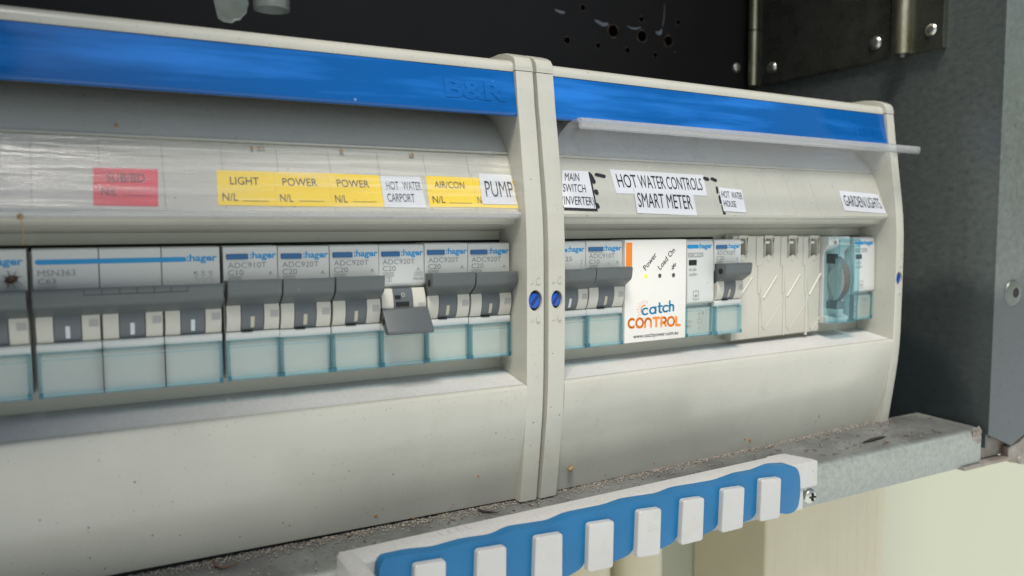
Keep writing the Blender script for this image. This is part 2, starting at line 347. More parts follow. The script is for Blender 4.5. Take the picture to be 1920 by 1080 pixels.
def boolean(obj, cutter_bm):                          # cut and keep the evaluated mesh
    for v in cutter_bm.verts: v.co *= S
    bmesh.ops.recalc_face_normals(cutter_bm, faces=cutter_bm.faces)
    me = bpy.data.meshes.new('cut'); cutter_bm.to_mesh(me); cutter_bm.free()
    c = bpy.data.objects.new('cut', me); COL.objects.link(c)
    c.parent = obj.parent
    md = obj.modifiers.new('b', 'BOOLEAN'); md.object = c; md.operation = 'DIFFERENCE'; md.solver = 'EXACT'
    bpy.context.view_layer.update()
    dg = bpy.context.evaluated_depsgraph_get()
    new = bpy.data.meshes.new_from_object(obj.evaluated_get(dg))
    obj.modifiers.clear(); obj.data = new
    bpy.data.objects.remove(c)
# ---- lettering
FONT = None                     # Blender's own built-in face
_tc = {}
def text_geo(s, bold=0., font=True):
    key = (s, bold, font)
    if key not in _tc:
        cu = bpy.data.curves.new('t', 'FONT'); cu.body = s; cu.size = 1; cu.offset = bold; cu.resolution_u = 3
        if font and FONT: cu.font = FONT
        o = bpy.data.objects.new('t', cu); COL.objects.link(o); bpy.context.view_layer.update()
        me = bpy.data.meshes.new_from_object(o.evaluated_get(bpy.context.evaluated_depsgraph_get()))
        vs = [(v.co.x, v.co.y) for v in me.vertices]; fs = [tuple(p.vertices) for p in me.polygons]
        bpy.data.objects.remove(o); bpy.data.curves.remove(cu); bpy.data.meshes.remove(me)
        x0 = min(v[0] for v in vs); x1 = max(v[0] for v in vs)
        cap = .5087 if (font and FONT) else .682
        _tc[key] = ([((x-x0)/(x1-x0), y/cap) for x, y in vs], fs, (x1-x0)/cap)
    return _tc[key]
def put_text(bm, s, fn, bold=0., font=True):           # fn(u 0..1 along the word, v 0 baseline..1 cap height) -> point
    vs, fs, _ = text_geo(s, bold, font)
    nv = [bm.verts.new(fn(u, v)) for u, v in vs]
    for f in fs:
        try: bm.faces.new([nv[i] for i in f])
        except ValueError: pass
def ribbon(bm, pts, w, fn, caps=True):                # a stroke of width w in the plane (u, v) of fn
    P = [Vector((p[0], p[1])) for p in pts]
    for a, c in zip(P, P[1:]):
        d = c - a
        if d.length < 1e-6: continue
        d.normalize(); n = Vector((-d.y, d.x))*w/2
        bm.faces.new([bm.verts.new(fn(*q)) for q in (a-n, c-n, c+n, a+n)])
    if caps:
        for k, p in enumerate(P):
            e = 0.0
            bm.faces.new([bm.verts.new(fn(p.x+math.cos(t*math.pi/5)*w/2, p.y+math.sin(t*math.pi/5)*w/2, .012)) for t in range(10)])
def arc(cx, cy, rx, a0, a1, n=14, ry=None):
    ry = rx if ry is None else ry
    return [(cx+rx*math.cos(math.radians(a0+(a1-a0)*k/n)), cy+ry*math.sin(math.radians(a0+(a1-a0)*k/n))) for k in range(n+1)]

# ------------------------------------------------------------------ the wall and its conduits
WALL_Y = 172
bm = nb(); box(bm, -700, 1500, WALL_Y, WALL_Y+100, -900, 700)
w = mk('wall', bm, M['render']); w['kind'] = 'structure'
a = aY(L, 1436, 1000, 100); c = aY(L, 1660, 1000, 100)
t = thing('cable_duct', 'wide cream rectangular duct running down the wall below the steel ledge', 'duct', L, (a.x, 100, -112))
bm = nb(); box(bm, a.x, c.x, 100, WALL_Y-.5, -900, -112, 2.5, 3); mk('duct_body', bm, M['duct'], t, smooth=True)
bm = nb()
for k in range(1, 12): 
    x = a.x + (c.x-a.x)*k/12; box(bm, x-.35, x+.35, 99.93, 100.5, -899, -113)
mk('flute', bm, M['duct'], t)
for (p0, p1, yy, lab) in ((1072, 1152, 62, 'round cream conduit left of another below the comb bar'), (1157, 1246, 66, 'round cream conduit nearer the wide duct below the comb bar')):
    a = aY(L, p0, 1065, yy); c = aY(L, p1, 1065, yy); r = (c.x-a.x)/2
    t = thing('conduit', lab, 'conduit', L, ((a.x+c.x)/2, yy+8, -115))
    bm = nb(); tube(bm, [((a.x+c.x)/2, yy+8, z) for z in (-115, -300, -900)], r, 40); mk('pipe', bm, M['duct'], t, smooth=True)
    bm = nb(); tube(bm, [((a.x+c.x)/2, yy+8, z) for z in (-134, -121)], r+1.6, 40); mk('coupling', bm, M['duct'], t, smooth=True)

# ------------------------------------------------------------------ the steel cabinet
WX, BY, FY = 430., 147., -28.4
cab = thing('meter_cabinet', 'open galvanised steel meter cabinet with black back board around the switchboards', 'cabinet', L, (170, 60, -104))
bm = nb(); box(bm, -64, WX-1, BY, BY+16, -118, 420)
board = mk('back_board', bm, M['board'], cab, label='black back board with drilled holes')
holes = [(1092.5, 14, 3.6), (1063.5, 75.5, 3.9), (1121.5, 85.5, 3.3), (1149.5, 58, 7.4), (1202.5, 36.5, 3.6), (1176.5, 94.5, 3.6), (1203.5, 68, 7.0), (1228.5, 103.5, 3.4), (1253, 77, 6.6), (1271, 42, 3.4)]
cut = nb(); rim = nb()
for px, py, r in holes:
    p = aY(L, px, py, BY); q = Vector((p.x, BY, p.z))-Vector((170, 60, -104)); rr = r*.68
    disc(cut, q-Vector((0, 3, 0)), (0, 1, 0), rr/1.35, rr/1.35, 22, 0, 24)
    ring = []
    for k in range(24):
        aa = 2*math.pi*k/24; jj = 1+.09*math.sin(3*aa+px)
        ring.append((rim.verts.new((p.x+math.cos(aa)*rr/1.35, BY-.15, p.z+math.sin(aa)*rr/1.35)), rim.verts.new((p.x+math.cos(aa)*rr*jj/1.2, BY-.05, p.z+math.sin(aa)*rr*jj/1.12))))
    for k in range(24): rim.faces.new([ring[k][0], ring[(k+1) % 24][0], ring[(k+1) % 24][1], ring[k][1]])
boolean(board, cut); sub('drilled_rim', rim, M['rawedge'], board, cab)
# pale scuffs rubbed into the board
def scuff(pts, wd):
    bm = nb()
    fn = lambda u, v, e=0: aY(L, u, v, BY-.12-e*.4)
    ws = [wd*max(.15, math.sin(math.pi*(i+.6)/(len(pts)+.4))) for i in range(len(pts))]
    up = [bm.verts.new(fn(x, y-q/2)) for (x, y), q in zip(pts, ws)]; dn = [bm.verts.new(fn(x+q*.2, y+q/2)) for (x, y), q in zip(pts, ws)]
    for i in range(len(pts)-1): bm.faces.new([up[i], up[i+1], dn[i+1], dn[i]])
    sub('scuff', bm, M['scuff'], board, cab)
scuff([(1040, 18), (1046, 21), (1053, 23), (1059, 23.5)], 6); scuff([(1115, 38), (1122, 42), (1130, 46), (1140, 45)], 8)
scuff([(1176, 49), (1184, 53), (1192, 54), (1201, 51)], 3.5); scuff([(1229, 60), (1234, 63), (1239, 60), (1241, 55)], 8)
scuff([(1246, 5), (1245.5, 22), (1244, 38), (1242, 50)], 4)
bm = nb(); p = aY(L, 1381, 127, BY); disc(bm, (p.x, BY, p.z), (0, -1, 0), 3.6, 3.4, .4, 1.4, 24)
sub('rivet', bm, M['rivet'], board, cab, smooth=True)
# side wall and its front flange
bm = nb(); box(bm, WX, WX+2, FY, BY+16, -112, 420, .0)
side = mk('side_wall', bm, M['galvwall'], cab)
fl = nb()
pts = [(WX-.1, 420), (WX-.1, aX(L, 1850, 770, WX).z)]
p1 = aY(L, 1845, 815, FY); p2 = aY(L, 1890, 834, FY); p3 = aY(L, 1922, 808, FY)
pts += [(WX-.1, p1.z), (p2.x, p2.z), (p3.x+20, p3.z+8), (p3.x+20, 420)]
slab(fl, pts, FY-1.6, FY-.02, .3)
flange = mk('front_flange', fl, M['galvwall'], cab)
p = aY(L, 1899, 549, FY-1.7); bm = nb(); disc(bm, (p.x, FY-1.6, p.z), (0, -1, 0), 7.2, 6.6, .7, .25, 32); sub('washer', bm, M['galv'], flange, cab, smooth=True)
bm = nb(); disc(bm, (p.x+1.5, FY-2.6, p.z), (0, -1, 0), 2.6, 2.4, .15, 0, 24); sub('screw_hole', bm, M['dark'], flange, cab)
bm = nb(); box(bm, -64, WX-.5, 9.2, BY-.3, -114, -112); mk('cabinet_floor', bm, M['board'], cab)
# left wall, door, roof: out of view, added to shade the boards
bm = nb(); box(bm, -66, -64, FY, BY+16, -104, 420); mk('side_wall', bm, M['galvwall'], cab)  # added left wall, out of view, only shades the boards
bm = nb(); box(bm, -68, -66, -300, FY-2, -104, 420); mk('shade_door', bm, M['galv'], cab)
bm = nb(); box(bm, -66, WX+2, FY-30, BY+16, 420, 424); mk('shade_roof', bm, M['galv'], cab)
# hinge in the corner, the square plate on the side wall, the second hinge
hz = nb()
h1 = aY(L, 1404, 160, BY-6); h2 = aY(L, 1425, 160, BY-6)
zb = h1.z; xm = (h1.x+h2.x)/2 - 1.5; rk = 3.6
for z0, z1 in ((zb, zb+37), (zb+37.8, zb+120), (zb+121, zb+230)): tube(hz, [(xm, BY-6, z0), (xm, BY-6, z1)], rk, 20)
hinge = mk('corner_hinge', hz, M['brass'], cab, smooth=True, label='yellowish passivated hinge barrel')
bm = nb(); box(bm, xm+2.2, xm+3.6, BY-9, BY-1, zb+.5, zb+37); box(bm, xm+4.2, xm+5.6, BY-9, BY-1, zb+.5, zb+37); sub('hinge_leaf', bm, M['brass'], hinge, cab)
PX = WX-2.6
A_ = aX(L, 1426, 160, PX); B_ = aX(L, 1665, 110, PX)
bm = nb(); box(bm, PX, PX+2.2, B_.y, A_.y, B_.z, 330, .3); plate = mk('hinge_plate', bm, M['plate'], cab, label='square dark steel plate between the hinges')
for px, py in ((1447, 127), (1641, 81)):
    p = aX(L, px, py, PX); bm = nb(); disc(bm, (PX, p.y, p.z), (-1, 0, 0), 4.0, 3.6, .5, 1.3, 24); sub('screw', bm, M['rivet'], plate, cab, smooth=True)
p = aX(L, 1695, 100, PX-4); bm = nb()
for z0, z1 in ((p.z, 330),): tube(bm, [(PX-3.4, p.y+2, z0), (PX-3.4, p.y+2, z1)], 4.2, 24)
hg2 = mk('door_hinge', bm, M['brass'], cab, smooth=True)
q = aX(L, 1770, 88, PX); bm = nb(); box(bm, PX-1.2, PX+2.4, q.y, p.y, q.z-.3, 330, .3); sub('hinge_leaf', bm, M['plate'], hg2, cab)
bm = nb(); tube(bm, [(PX-3.4, p.y+2, p.z-2.4), (PX-3.4, p.y+2, p.z)], 2.6, 16); sub('hinge_pin', bm, M['galv'], hg2, cab, smooth=True)
p = aX(L, 1745, 56, PX-1.3); bm = nb(); disc(bm, (PX-1.2, p.y, p.z), (-1, 0, 0), 3.4, 3.0, .5, .9, 24); sub('screw', bm, M['rivet'], hg2, cab, smooth=True)
# the bottom rail the boards stand on
def ledge_z(x): return -102.9 + (x-170)*.008
LY = -28.0
zt = lambda x: ledge_z(x)
zbm = aY(L, 1535, 948, LY).z - zt(aY(L, 1535, 878, LY).x)
bm = nb(); prof0 = []
def rail_prof(x):
    z = zt(x); h = zbm
    return [(9, z+.6), (7.5, z+.7), (LY+5, z), (LY+2.4, z-.5), (LY+.8, z-1.9), (LY+.1, z-4), (LY, z-5), (LY, z+h+2.5), (LY+1.5, z+h), (LY+14, z+h), (LY+14, z+h+1.6), (LY+3, z+h+1.6), (9, z-2)]
xs = [-63, 60, 380, 418, WX-3]; rings = [[bm.verts.new((x, y, z)) for y, z in rail_prof(x)] for x in xs]
for a, c in zip(rings, rings[1:]):
    for i in range(len(a)): bm.faces.new([a[i], c[i], c[(i+1) % len(a)], a[(i+1) % len(a)]])
bm.faces.new(rings[0]); bm.faces.new(list(reversed(rings[-1])))
rail = mk('bottom_rail', bm, M['ledge'], cab, smooth=True, label='galvanised ledge with pale brushed front face')
bm = nb()                                             # the bracket tongue at the end of the rail
p = aY(L, 1870, 815, LY+2); x0 = WX-4; z0 = zt(WX)+zbm
box(bm, x0, x0+34, LY+4, LY+20, z0+1, z0+12, .5); box(bm, x0-14, x0+26, LY-1, LY+14, z0-1.2, z0+.4, .3)
sub('rail_bracket', bm, M['rusty'], rail, cab)
bm = nb()
for k in range(26):                                   # lumpy corroded seam
    px = 1826+random.random()*14; py = 803+random.random()*24; p = aY(L, px, py, LY-.2)
    disc(bm, (p.x, LY-.05, p.z), (0, -1, 0), .8+random.random()*1.2, .5, .3, .4, 8)
sub('corroded_seam', bm, M['rusty'], rail, cab, smooth=True)
t = thing('rusty_bracket', 'small rusty steel bracket under the end of the front flange', 'bracket', L, (aY(L, 1905, 850, FY).x, FY, aY(L, 1905, 850, FY).z))
bm = nb(); o5 = [aY(L, *q, FY+2) for q in ((1885, 838), (1886, 862), (1892, 866), (1945, 874), (1945, 812), (1921, 812), (1906, 828))]
slab(bm, [(q.x, q.z) for q in o5], FY+.5, FY+5, .4); mk('bracket_plate', bm, M['rusty'], t)
bm = nb(); p = aY(L, 1913, 862, FY); disc(bm, (p.x, FY+.4, p.z), (0, -1, 0), 2.6, 2.2, .8, .6, 12); mk('bolt', bm, M['rusty'], t, smooth=True)

# ------------------------------------------------------------------ the two switchboard enclosures
PF = [(65.0, -4.3), (58.5, -5.2), (51.8, -6.0), (42, -7.6), (31, -9.1), (20, -10.7), (11, -11.8), (1, -12.5), (-9, -12.7), (-30, -12.7), (-50, -12.5), (-58, -12.2), (-67, -11.5), (-75, -10.5), (-82.5, -9.5), (-93.7, -7.9), (-101.8, -6.8)]
PP = [(-55.6, -12.5), (-60, -12.45), (-66, -11.7), (-73, -10.5), (-82, -8.4), (-92, -5.6), (-101.6, -2.6)]
STRIP0, STRIP1 = (2.4, 33.4), (-7.0, 11.4)
SN = Vector((0, STRIP1[1]-STRIP0[1], -(STRIP1[0]-STRIP0[0]))).normalized()
if SN.y > 0: SN = -SN
def pillar(bm, x0, x1):
    prof = [(y, z) for z, y in PF] + [(38, -101.8), (38, 65.0)]
    prism(bm, prof, x0, x1, .9, 3, only=lambda c: c.y < 20 and c.z < 64.5)
def enclosure(fr, xl, xr, wl_, wr_, label, flapopen):
    """xl..xr the outside, wl_..wr_ the recess, all in the frame's x"""
    e = thing('switchboard_enclosure', label, 'switchboard', fr, ((xl+xr)/2, 10, -102), 'switchboard enclosures side by side')
    bm = nb(); pillar(bm, xl, wl_); h1 = mk('side_pillar', bm, M['case'], e, smooth=True)
    bm = nb(); pillar(bm, wr_, xr); h2 = mk('side_pillar', bm, M['case'], e, smooth=True)
    # lower front panel with the sill of the recess
    bm = nb(); prof = [(10.5, -50.7), (-10.9, -54.3), (-11.9, -54.6), (-12.4, -55.1)] + [(y, z) for z, y in PP] + [(38, -101.6), (38, -52)]
    prism(bm, prof, wl_+.02, wr_-.02); pn = mk('lower_panel', bm, M['case'], e, smooth=True)
    bm = nb(); t_ = []
    quad3(bm, [(wl_+.1, 10.4, -50.62), (wr_-.1, 10.4, -50.62), (wr_-.1, -10.6, -54.15), (wl_+.1, -10.6, -54.15)])
    sub('dusty_sill', bm, M['floor'], pn, e, label='sill of the recess covered in fine dust')
    # escutcheon plate and hood above the label strip
    bm = nb(); box(bm, wl_, wr_, 10, 12, -52, 8); box(bm, wl_, wr_, 24, 38, -52, 64); esc = mk('escutcheon', bm, M['case2'], e)
    bm = nb(); prof = [(24, 52), (17, 49.5), (11.5, 45.2), (7.5, 40.5), (4.2, 36.4), (3.4, 35.2), (2.6, 34.9), (2.2, 34.3), (3.0, 33.9), STRIP0, STRIP1, (-7.4, 11.0), (-6.9, 9.9), (-3.2, 8.6), (-2.7, 8.0), (-2.9, 7.1), (9.6, 4.4), (24, 4.0)]
    prism(bm, prof, wl_+.05, wr_-.05); st = mk('label_strip', bm, M['case'], e, smooth=True)
    # top rail and caps
    bm = nb(); prof = [(38, 64.9), (-2.4, 64.9), (-2.6, 66.3), (-2.0, 68.0), (-.6, 69.2), (1.5, 69.8), (38, 69.8)]
    prism(bm, prof, wl_, wr_); mk('top_rail', bm, M['case'], e, smooth=True)
    for a, c in ((xl, wl_), (wr_, xr)):
        bm = nb(); prof = [(-4.45, 65.25), (-4.5, 66.8), (-4.0, 68.8), (-2.8, 70.4), (-.6, 71.6), (3, 72.8), (9, 73.6), (38, 73.6), (38, 65.25)]
        prism(bm, prof, a-.15 if a == wr_ else a, c+.15 if c == wl_ else c, .8, 3, only=lambda q: q.y < 20 and q.z > 65.6); mk('end_cap', bm, M['case'], e, smooth=True)
    # blue header
    bm = nb(); prof = [(-2.9, 64.6), (-3.6, 60), (-4.9, 53.5), (-5.9, 48.9), (-5.6, 48.0), (-4.7, 47.7), (6, 49.5), (10, 52), (10, 64.6)]
    prism(bm, prof, wl_+.1, wr_-.1, .35, 2, only=lambda q: q.y < 0); hd = mk('blue_header', bm, M['blue'], e, smooth=True)
    # quarter-turn locks
    for pil, xc in ((h1, (xl+wl_)/2), (h2, (xr+wr_)/2)):
        zc = -22.0; rx = min(2.95, (xr-wr_)*.42)
        cut = nb(); ob = Vector(e['_b'])
        disc(cut, Vector((xc, -20, zc))-ob, (0, 1, 0), rx, rx, 14, 0, 32, 1.36); boolean(pil, cut)
        bm = nb(); disc(bm, (xc, -9.5, zc-.1), (0, -1, 0), rx-.25, rx-.35, 2.3, .25, 28, 1.12); kn = mk('lock_knob', bm, M['knob'], e, smooth=True)
        bm = nb(); d = Vector((.62, 0, .78))*2.1; nn = Vector((.78, 0, -.62))*.55
        c0 = Vector((xc, -12.2, zc)); f_ = [c0-d-nn, c0+d-nn, c0+d+nn, c0-d+nn]
        slab(bm, [(q.x, q.z) for q in f_], -12.12, -11.6); sub('lock_slot', bm, M['knobslot'], kn, e)
        bm = nb()
        for zz, sg in ((zc+7.2, 1), (zc-7.2, -1)):
            box(bm, xc+.4, xc+2.1, -13.0, -12.5, zz-1, zz+.9, .12)
            pa = arc(xc+1.25, zz+.9*sg, .75, 0, 180*sg, 8)
            tube(bm, [(x, -12.72, z) for x, z in pa], .2, 6)
            tube(bm, [(xc-2.1, -12.72, zz-.9), (xc-.7, -12.72, zz+.2)], .2, 6); tube(bm, [(xc-1.2, -12.72, zz-.9), (xc-.7, -12.72, zz+.2)], .18, 6)
        sub('lock_icon', bm, M['case'], pil, e, smooth=True)
    return e, st, hd, pn, esc
def strip_pt(fr, px, py, lift=.12): return hit(fr, px, py, Vector((0, STRIP0[0], STRIP0[1]))+SN*lift, SN)
encL, stripL, headL, panL, escL = enclosure(L, -60, 167.75, -52.5, 160.4, 'nearer cream enclosure with closed clear cover over its yellow and red labels', False)
encR, stripR, headR, panR, escR = enclosure(R, .25, 227.2, 7.9, 221, 'farther cream enclosure with its clear flap raised above white labels', True)
# fine ribs marking the module pitch on the label strips
def pitch_ribs(fr, strip, e, x0, n, p):
    bm = nb()
    for k in range(n):
        x = x0+k*p; p0 = Vector((x, *STRIP0)); p1 = Vector((x, *STRIP1)); a0 = p0.lerp(p1, .04); a1 = p0.lerp(p1, .985)
        v = [q+SN*.1+Vector((dx, 0, 0)) for q in (a0, a1) for dx in (-.08, .08)]
        quad3(bm, [v[0], v[1], v[3], v[2]])
    return sub('pitch_mark', bm, M['floor'] if fr is R else M['print'], strip, e)
pitch_ribs(L, stripL, encL, -51.3, 13, 17.6); pitch_ribs(R, stripR, encR, 9.7, 13, 17.4)

def quad_fn(fr, corners, lift, plane):
    c = [plane(fr, x, y, lift) for x, y in corners]            # tl, tr, br, bl
    def fn(u, v): return (c[3]*(1-u)+c[2]*u)*(1-v) + (c[0]*(1-u)+c[1]*u)*v
    return fn
def sticker(fr, strip, e, corners, mat, lines, label, lift=.15, bold=0.0, tmat='black', rules=(), parent=None):
    fn = quad_fn(fr, corners, lift, strip_pt); f2 = quad_fn(fr, corners, lift+.10, strip_pt)
    bm = nb(); t = bmesh.new()
    a = [t.verts.new(fn(u, v)) for u, v in ((0, 1), (1, 1), (1, 0), (0, 0))]; b_ = [t.verts.new(fn(u, v)-SN*.12) for u, v in ((0, 1), (1, 1), (1, 0), (0, 0))]
    t.faces.new(a); t.faces.new(list(reversed(b_)))
    for i in range(4): t.faces.new([a[i], b_[i], b_[(i+1) % 4], a[(i+1) % 4]])
    merge(bm, t)
    o = mk('label_sticker', bm, mat, e, label=label)
    bm = nb()
    for s, u0, u1, v0, v1 in lines:
        put_text(bm, s, lambda u, v: f2(u0+(u1-u0)*u, v0+(v1-v0)*v), bold)
    for u0, u1, v in rules: quad3(bm, [f2(u0, v), f2(u1, v), f2(u1, v+.012), f2(u0, v+.012)])
    sub('lettering', bm, M[tmat], o, e, norm=False)
    return o
nl = lambda s, a=.08, c=.36: [('N/L', a, c, .13, .33)]
sticker(L, stripL, encL, [(174, 313.5), (296, 317), (297, 386.5), (175, 385)], M['red'], [('SUB/BD', .20, .79, .63, .86), ('N/L', .12, .36, .26, .47)], 'red printed label reading SUB/BD', bold=.0, rules=[(.44, .90, .26)])
sticker(L, stripL, encL, [(406, 319), (513, 322), (519, 386.5), (409, 384.5)], M['yellow'], [('LIGHT', .22, .72, .60, .82), ('N/L', .08, .34, .13, .35)], 'yellow printed label reading LIGHT', bold=.0, rules=[(.42, .87, .13)])
sticker(L, stripL, encL, [(513.3, 322), (613, 324.5), (624, 387.5), (519.3, 386.5)], M['yellow'], [('POWER', .14, .78, .60, .82), ('N/L', .07, .30, .13, .35)], 'left of two yellow printed labels reading POWER', bold=.0, rules=[(.40, .86, .15)])
sticker(L, stripL, encL, [(613.3, 324.5), (711, 329), (720.5, 388), (624.3, 387.5)], M['yellow'], [('POWER', .15, .77, .60, .82), ('N/L', .07, .30, .13, .35)], 'yellow printed POWER label beside HOT WATER CARPORT', bold=.0, rules=[(.40, .86, .15)])
sticker(L, stripL, encL, [(712, 330), (787.5, 331.5), (799.5, 389.5), (721.5, 388.5)], M['paper'], [('HOT', .12, .42, .57, .83), ('WATER', .52, .98, .57, .83), ('CARPORT', .10, .76, .18, .44)], 'small white label reading HOT WATER CARPORT', lift=.25, bold=.0)
sticker(L, stripL, encL, [(798, 329.5), (885, 333), (894.5, 388.5), (806, 388)], M['yellow'], [('AIR/CON', .16, .80, .62, .84), ('N/L', .08, .34, .13, .35)], 'yellow printed label reading AIR/CON', bold=.0, rules=[(.42, .90, .13)])
sticker(L, stripL, encL, [(885.3, 333), (960, 334), (972, 391), (894.8, 388.5)], M['yellow'], [('N', .04, .13, .13, .35)], 'yellow label half covered by the white PUMP label', bold=.0)
sticker(L, stripL, encL, [(897, 325), (957, 328), (970, 383.5), (905, 382.5)], M['paper'], [('PUMP', .14, .98, .25, .76)], 'white label reading PUMP', lift=.4, bold=.0)
# right board labels
bm = nb(); f0 = quad_fn(R, [(1057, 322), (1107, 323), (1121, 396), (1058, 394)], .18, strip_pt); quad3(bm, [f0(0, 1), f0(1, 1), f0(1, 0), f0(0, 0)])
mk('label_backing', bm, M['black'], encR, label='black backing edge under the MAIN SWITCH label')
sticker(R, stripR, encR, [(1054, 319), (1102.5, 321), (1117.5, 391), (1054, 388.5)], M['paper'], [('MAIN', .10, .62, .72, .93), ('SWITCH', .03, .79, .42, .63), ('(INVERTER)', -.0, .99, .08, .30)], 'white label reading MAIN SWITCH (INVERTER)', lift=.35, bold=.0)
sticker(R, stripR, encR, [(1143, 317.5), (1318, 328), (1326, 367), (1156, 362.5)], M['paper'], [('HOT', .045, .245, .26, .82), ('WATER', .265, .545, .26, .82), ('CONTROLS', .565, .965, .26, .82)], 'long white label reading HOT WATER CONTROLS', lift=.2, bold=.0)
sticker(R, stripR, encR, [(1188, 351.5), (1298.5, 357.5), (1307, 403.5), (1195, 399.5)], M['paper'], [('SMART', .04, .47, .24, .80), ('METER', .52, .95, .24, .80)], 'white label reading SMART METER', lift=.4, bold=.0)
sticker(R, stripR, encR, [(1347, 351), (1390.3, 355.8), (1399.4, 398.6), (1357, 395.5)], M['paper'], [('HOT', .07, .42, .58, .86), ('WATER', .50, .97, .58, .86), ('HOUSE', .09, .62, .20, .46)], 'small white label reading HOT WATER HOUSE', lift=.3, bold=.0)
sticker(R, stripR, encR, [(1572.8, 357), (1646, 364.5), (1662, 400.5), (1583.5, 394.5)], M['paper'], [('GARDEN', .06, .56, .24, .78), ('LIGHTS', .60, .95, .24, .78)], 'white label reading GARDEN LIGHTS at the right end', lift=.25, bold=.0)
for pts, wd in ([(1107, 328), (1110, 333), (1114, 341)], 6.5), ([(1118, 327), (1125, 328.5), (1133, 330.5)], 6), ([(1117, 358), (1119.5, 362)], 6.5), ([(1119, 383), (1122, 388)], 6), ([(1321, 334), (1327, 336)], 6), ([(1335, 335), (1342, 338)], 5.5), \
        ([(1344, 351), (1345.5, 361)], 3.6), ([(1349, 368), (1351.5, 380)], 3.6), ([(1354.5, 386), (1357, 396)], 3.6), ([(1357.5, 400), (1359.5, 400)], 4):
    bm = nb(); ribbon(bm, pts, wd, lambda u, v, e=0: strip_pt(R, u, v, .2+e*3)); mk('marker_stroke', bm, M['black'], encR, norm=False)
# closed clear cover on the left board: a curved sheet with a rolled bottom lip
def cover_prof(th, off):
    pts = [(3.0, 33.9), (1.2, 33.2), (-7.9, 12.4), (-8.5, 10.9), (-8.1, 9.6), (-6.9, 9.0)]
    return [(y-off, z) for y, z in pts], pts
outer = [(2.6, 34.4), (1.0, 33.3), (-3.8, 22.8), (-8.2, 12.6), (-8.7, 11.0), (-8.3, 9.5), (-6.8, 8.8)]
inner = [(-6.8, 9.5), (-7.6, 10.0), (-7.7, 11.1), (-7.3, 12.6), (-3.0, 22.6), (1.8, 33.0), (3.0, 33.9)]
bm = nb(); prism(bm, outer+inner, -52.2, 160.0); cv = mk('clear_cover', bm, M['coverclear'], encL, smooth=True, label='scratched clear cover closed over the label strip')
bm = nb(); tube(bm, [(-52, -8.1, 10.3), (160.0, -8.1, 10.3)], 1.25, 14); sub('cover_lip', bm, M['lipclear'], cv, encL, smooth=True)
p = aX(L, 951, 292, 160.2); bm = nb(); box(bm, 148.5, 154.2, 1.2, 2.6, 33.6, 35.2, .2); sub('cover_hinge', bm, M['flapclear'], cv, encL)
# raised flap on the right board
xl_, xr_ = 8.3, 222.5
T1 = aX(R, 1086, 222, xl_+.5); T2 = aX(R, 1086, 249, xl_+.5)
prof_o = [(2.2, 34.2), (-2.5, 38.0), (-8, 43.0), (-13.5, 47.2), (-17.5, 49.2), (-20.5, 50.0)]
dy = T1.y - prof_o[-1][0]; dz = T1.z - prof_o[-1][1]
prof_o = [(y+dy*(i/5), z+dz*(i/5)) for i, (y, z) in enumerate(prof_o)]
prof_i = [(y+.7, z-1.0) for y, z in prof_o]
bm = nb(); prism(bm, prof_o + list(reversed(prof_i)), xl_, xr_); fp = mk('clear_flap', bm, M['flapclear'], encR, smooth=True, label='clear flap raised open above the label strip')
bm = nb(); y_, z_ = prof_o[-1]
prism(bm, [(y_+.8, z_+.3), (y_-1.6, z_+.2), (y_-2.2, z_-.6), (y_-2.0, z_-3.4), (y_-1.2, z_-4.0), (y_-.3, z_-3.5), (y_-.2, z_-1.2), (y_+.9, z_-1.0)], xl_, xr_+.5, .15, 1); sub('flap_lip', bm, M['lipclear'], fp, encR, smooth=True)
# moulded emblem letters on the headers
def header_pt(fr, px, py, lift):
    p0 = Vector((0, -3.6, 60)); n = Vector((0, 53.5-60, 4.9-3.6)); n = Vector((0, -(60-53.5), 0)) ; 
    d = Vector((0, -4.9+3.6, 53.5-60)); n = Vector((1, 0, 0)).cross(d).normalized()
    if n.y > 0: n = -n
    return hit(fr, px, py, p0+n*lift, n)
for fr, hd, e, cs in ((L, headL, encL, [(832, 146), (946, 158), (949, 189), (836, 179)]), (R, headR, encR, [(1603, 238), (1652, 244), (1658, 264), (1608, 259)])):
    f0 = quad_fn(fr, cs, .0, header_pt); f1 = quad_fn(fr, cs, .22 if fr is L else .12, header_pt)
    vs, fs, _ = text_geo('B&R', .035, False); bm = nb()
    top = [bm.verts.new(f1(u, v)) for u, v in vs]; bot = [bm.verts.new(f0(u, v)) for u, v in vs]; cnt = {}
    for f in fs:
        bm.faces.new([top[i] for i in f])
        for i in range(len(f)):
            k = (f[i], f[(i+1) % len(f)]); cnt[k] = cnt.get(k, 0)+1
    for (a, c) in cnt:
        if (c, a) not in cnt: bm.faces.new([top[a], bot[a], bot[c], top[c]])
    sub('moulded_emblem', bm, M['blue'], hd, e)
# dark slot the devices come through
bm = nb(); box(bm, -52.4, 160.35, 9.9, 10.3, -1, .9); mk('device_slot', bm, M['dark'], encL)
bm = nb(); box(bm, 8.2, 110, 9.9, 10.3, -1, .9); box(bm, 186, 220.9, 9.9, 10.3, -1, .7); mk('device_slot', bm, M['dark'], encR)

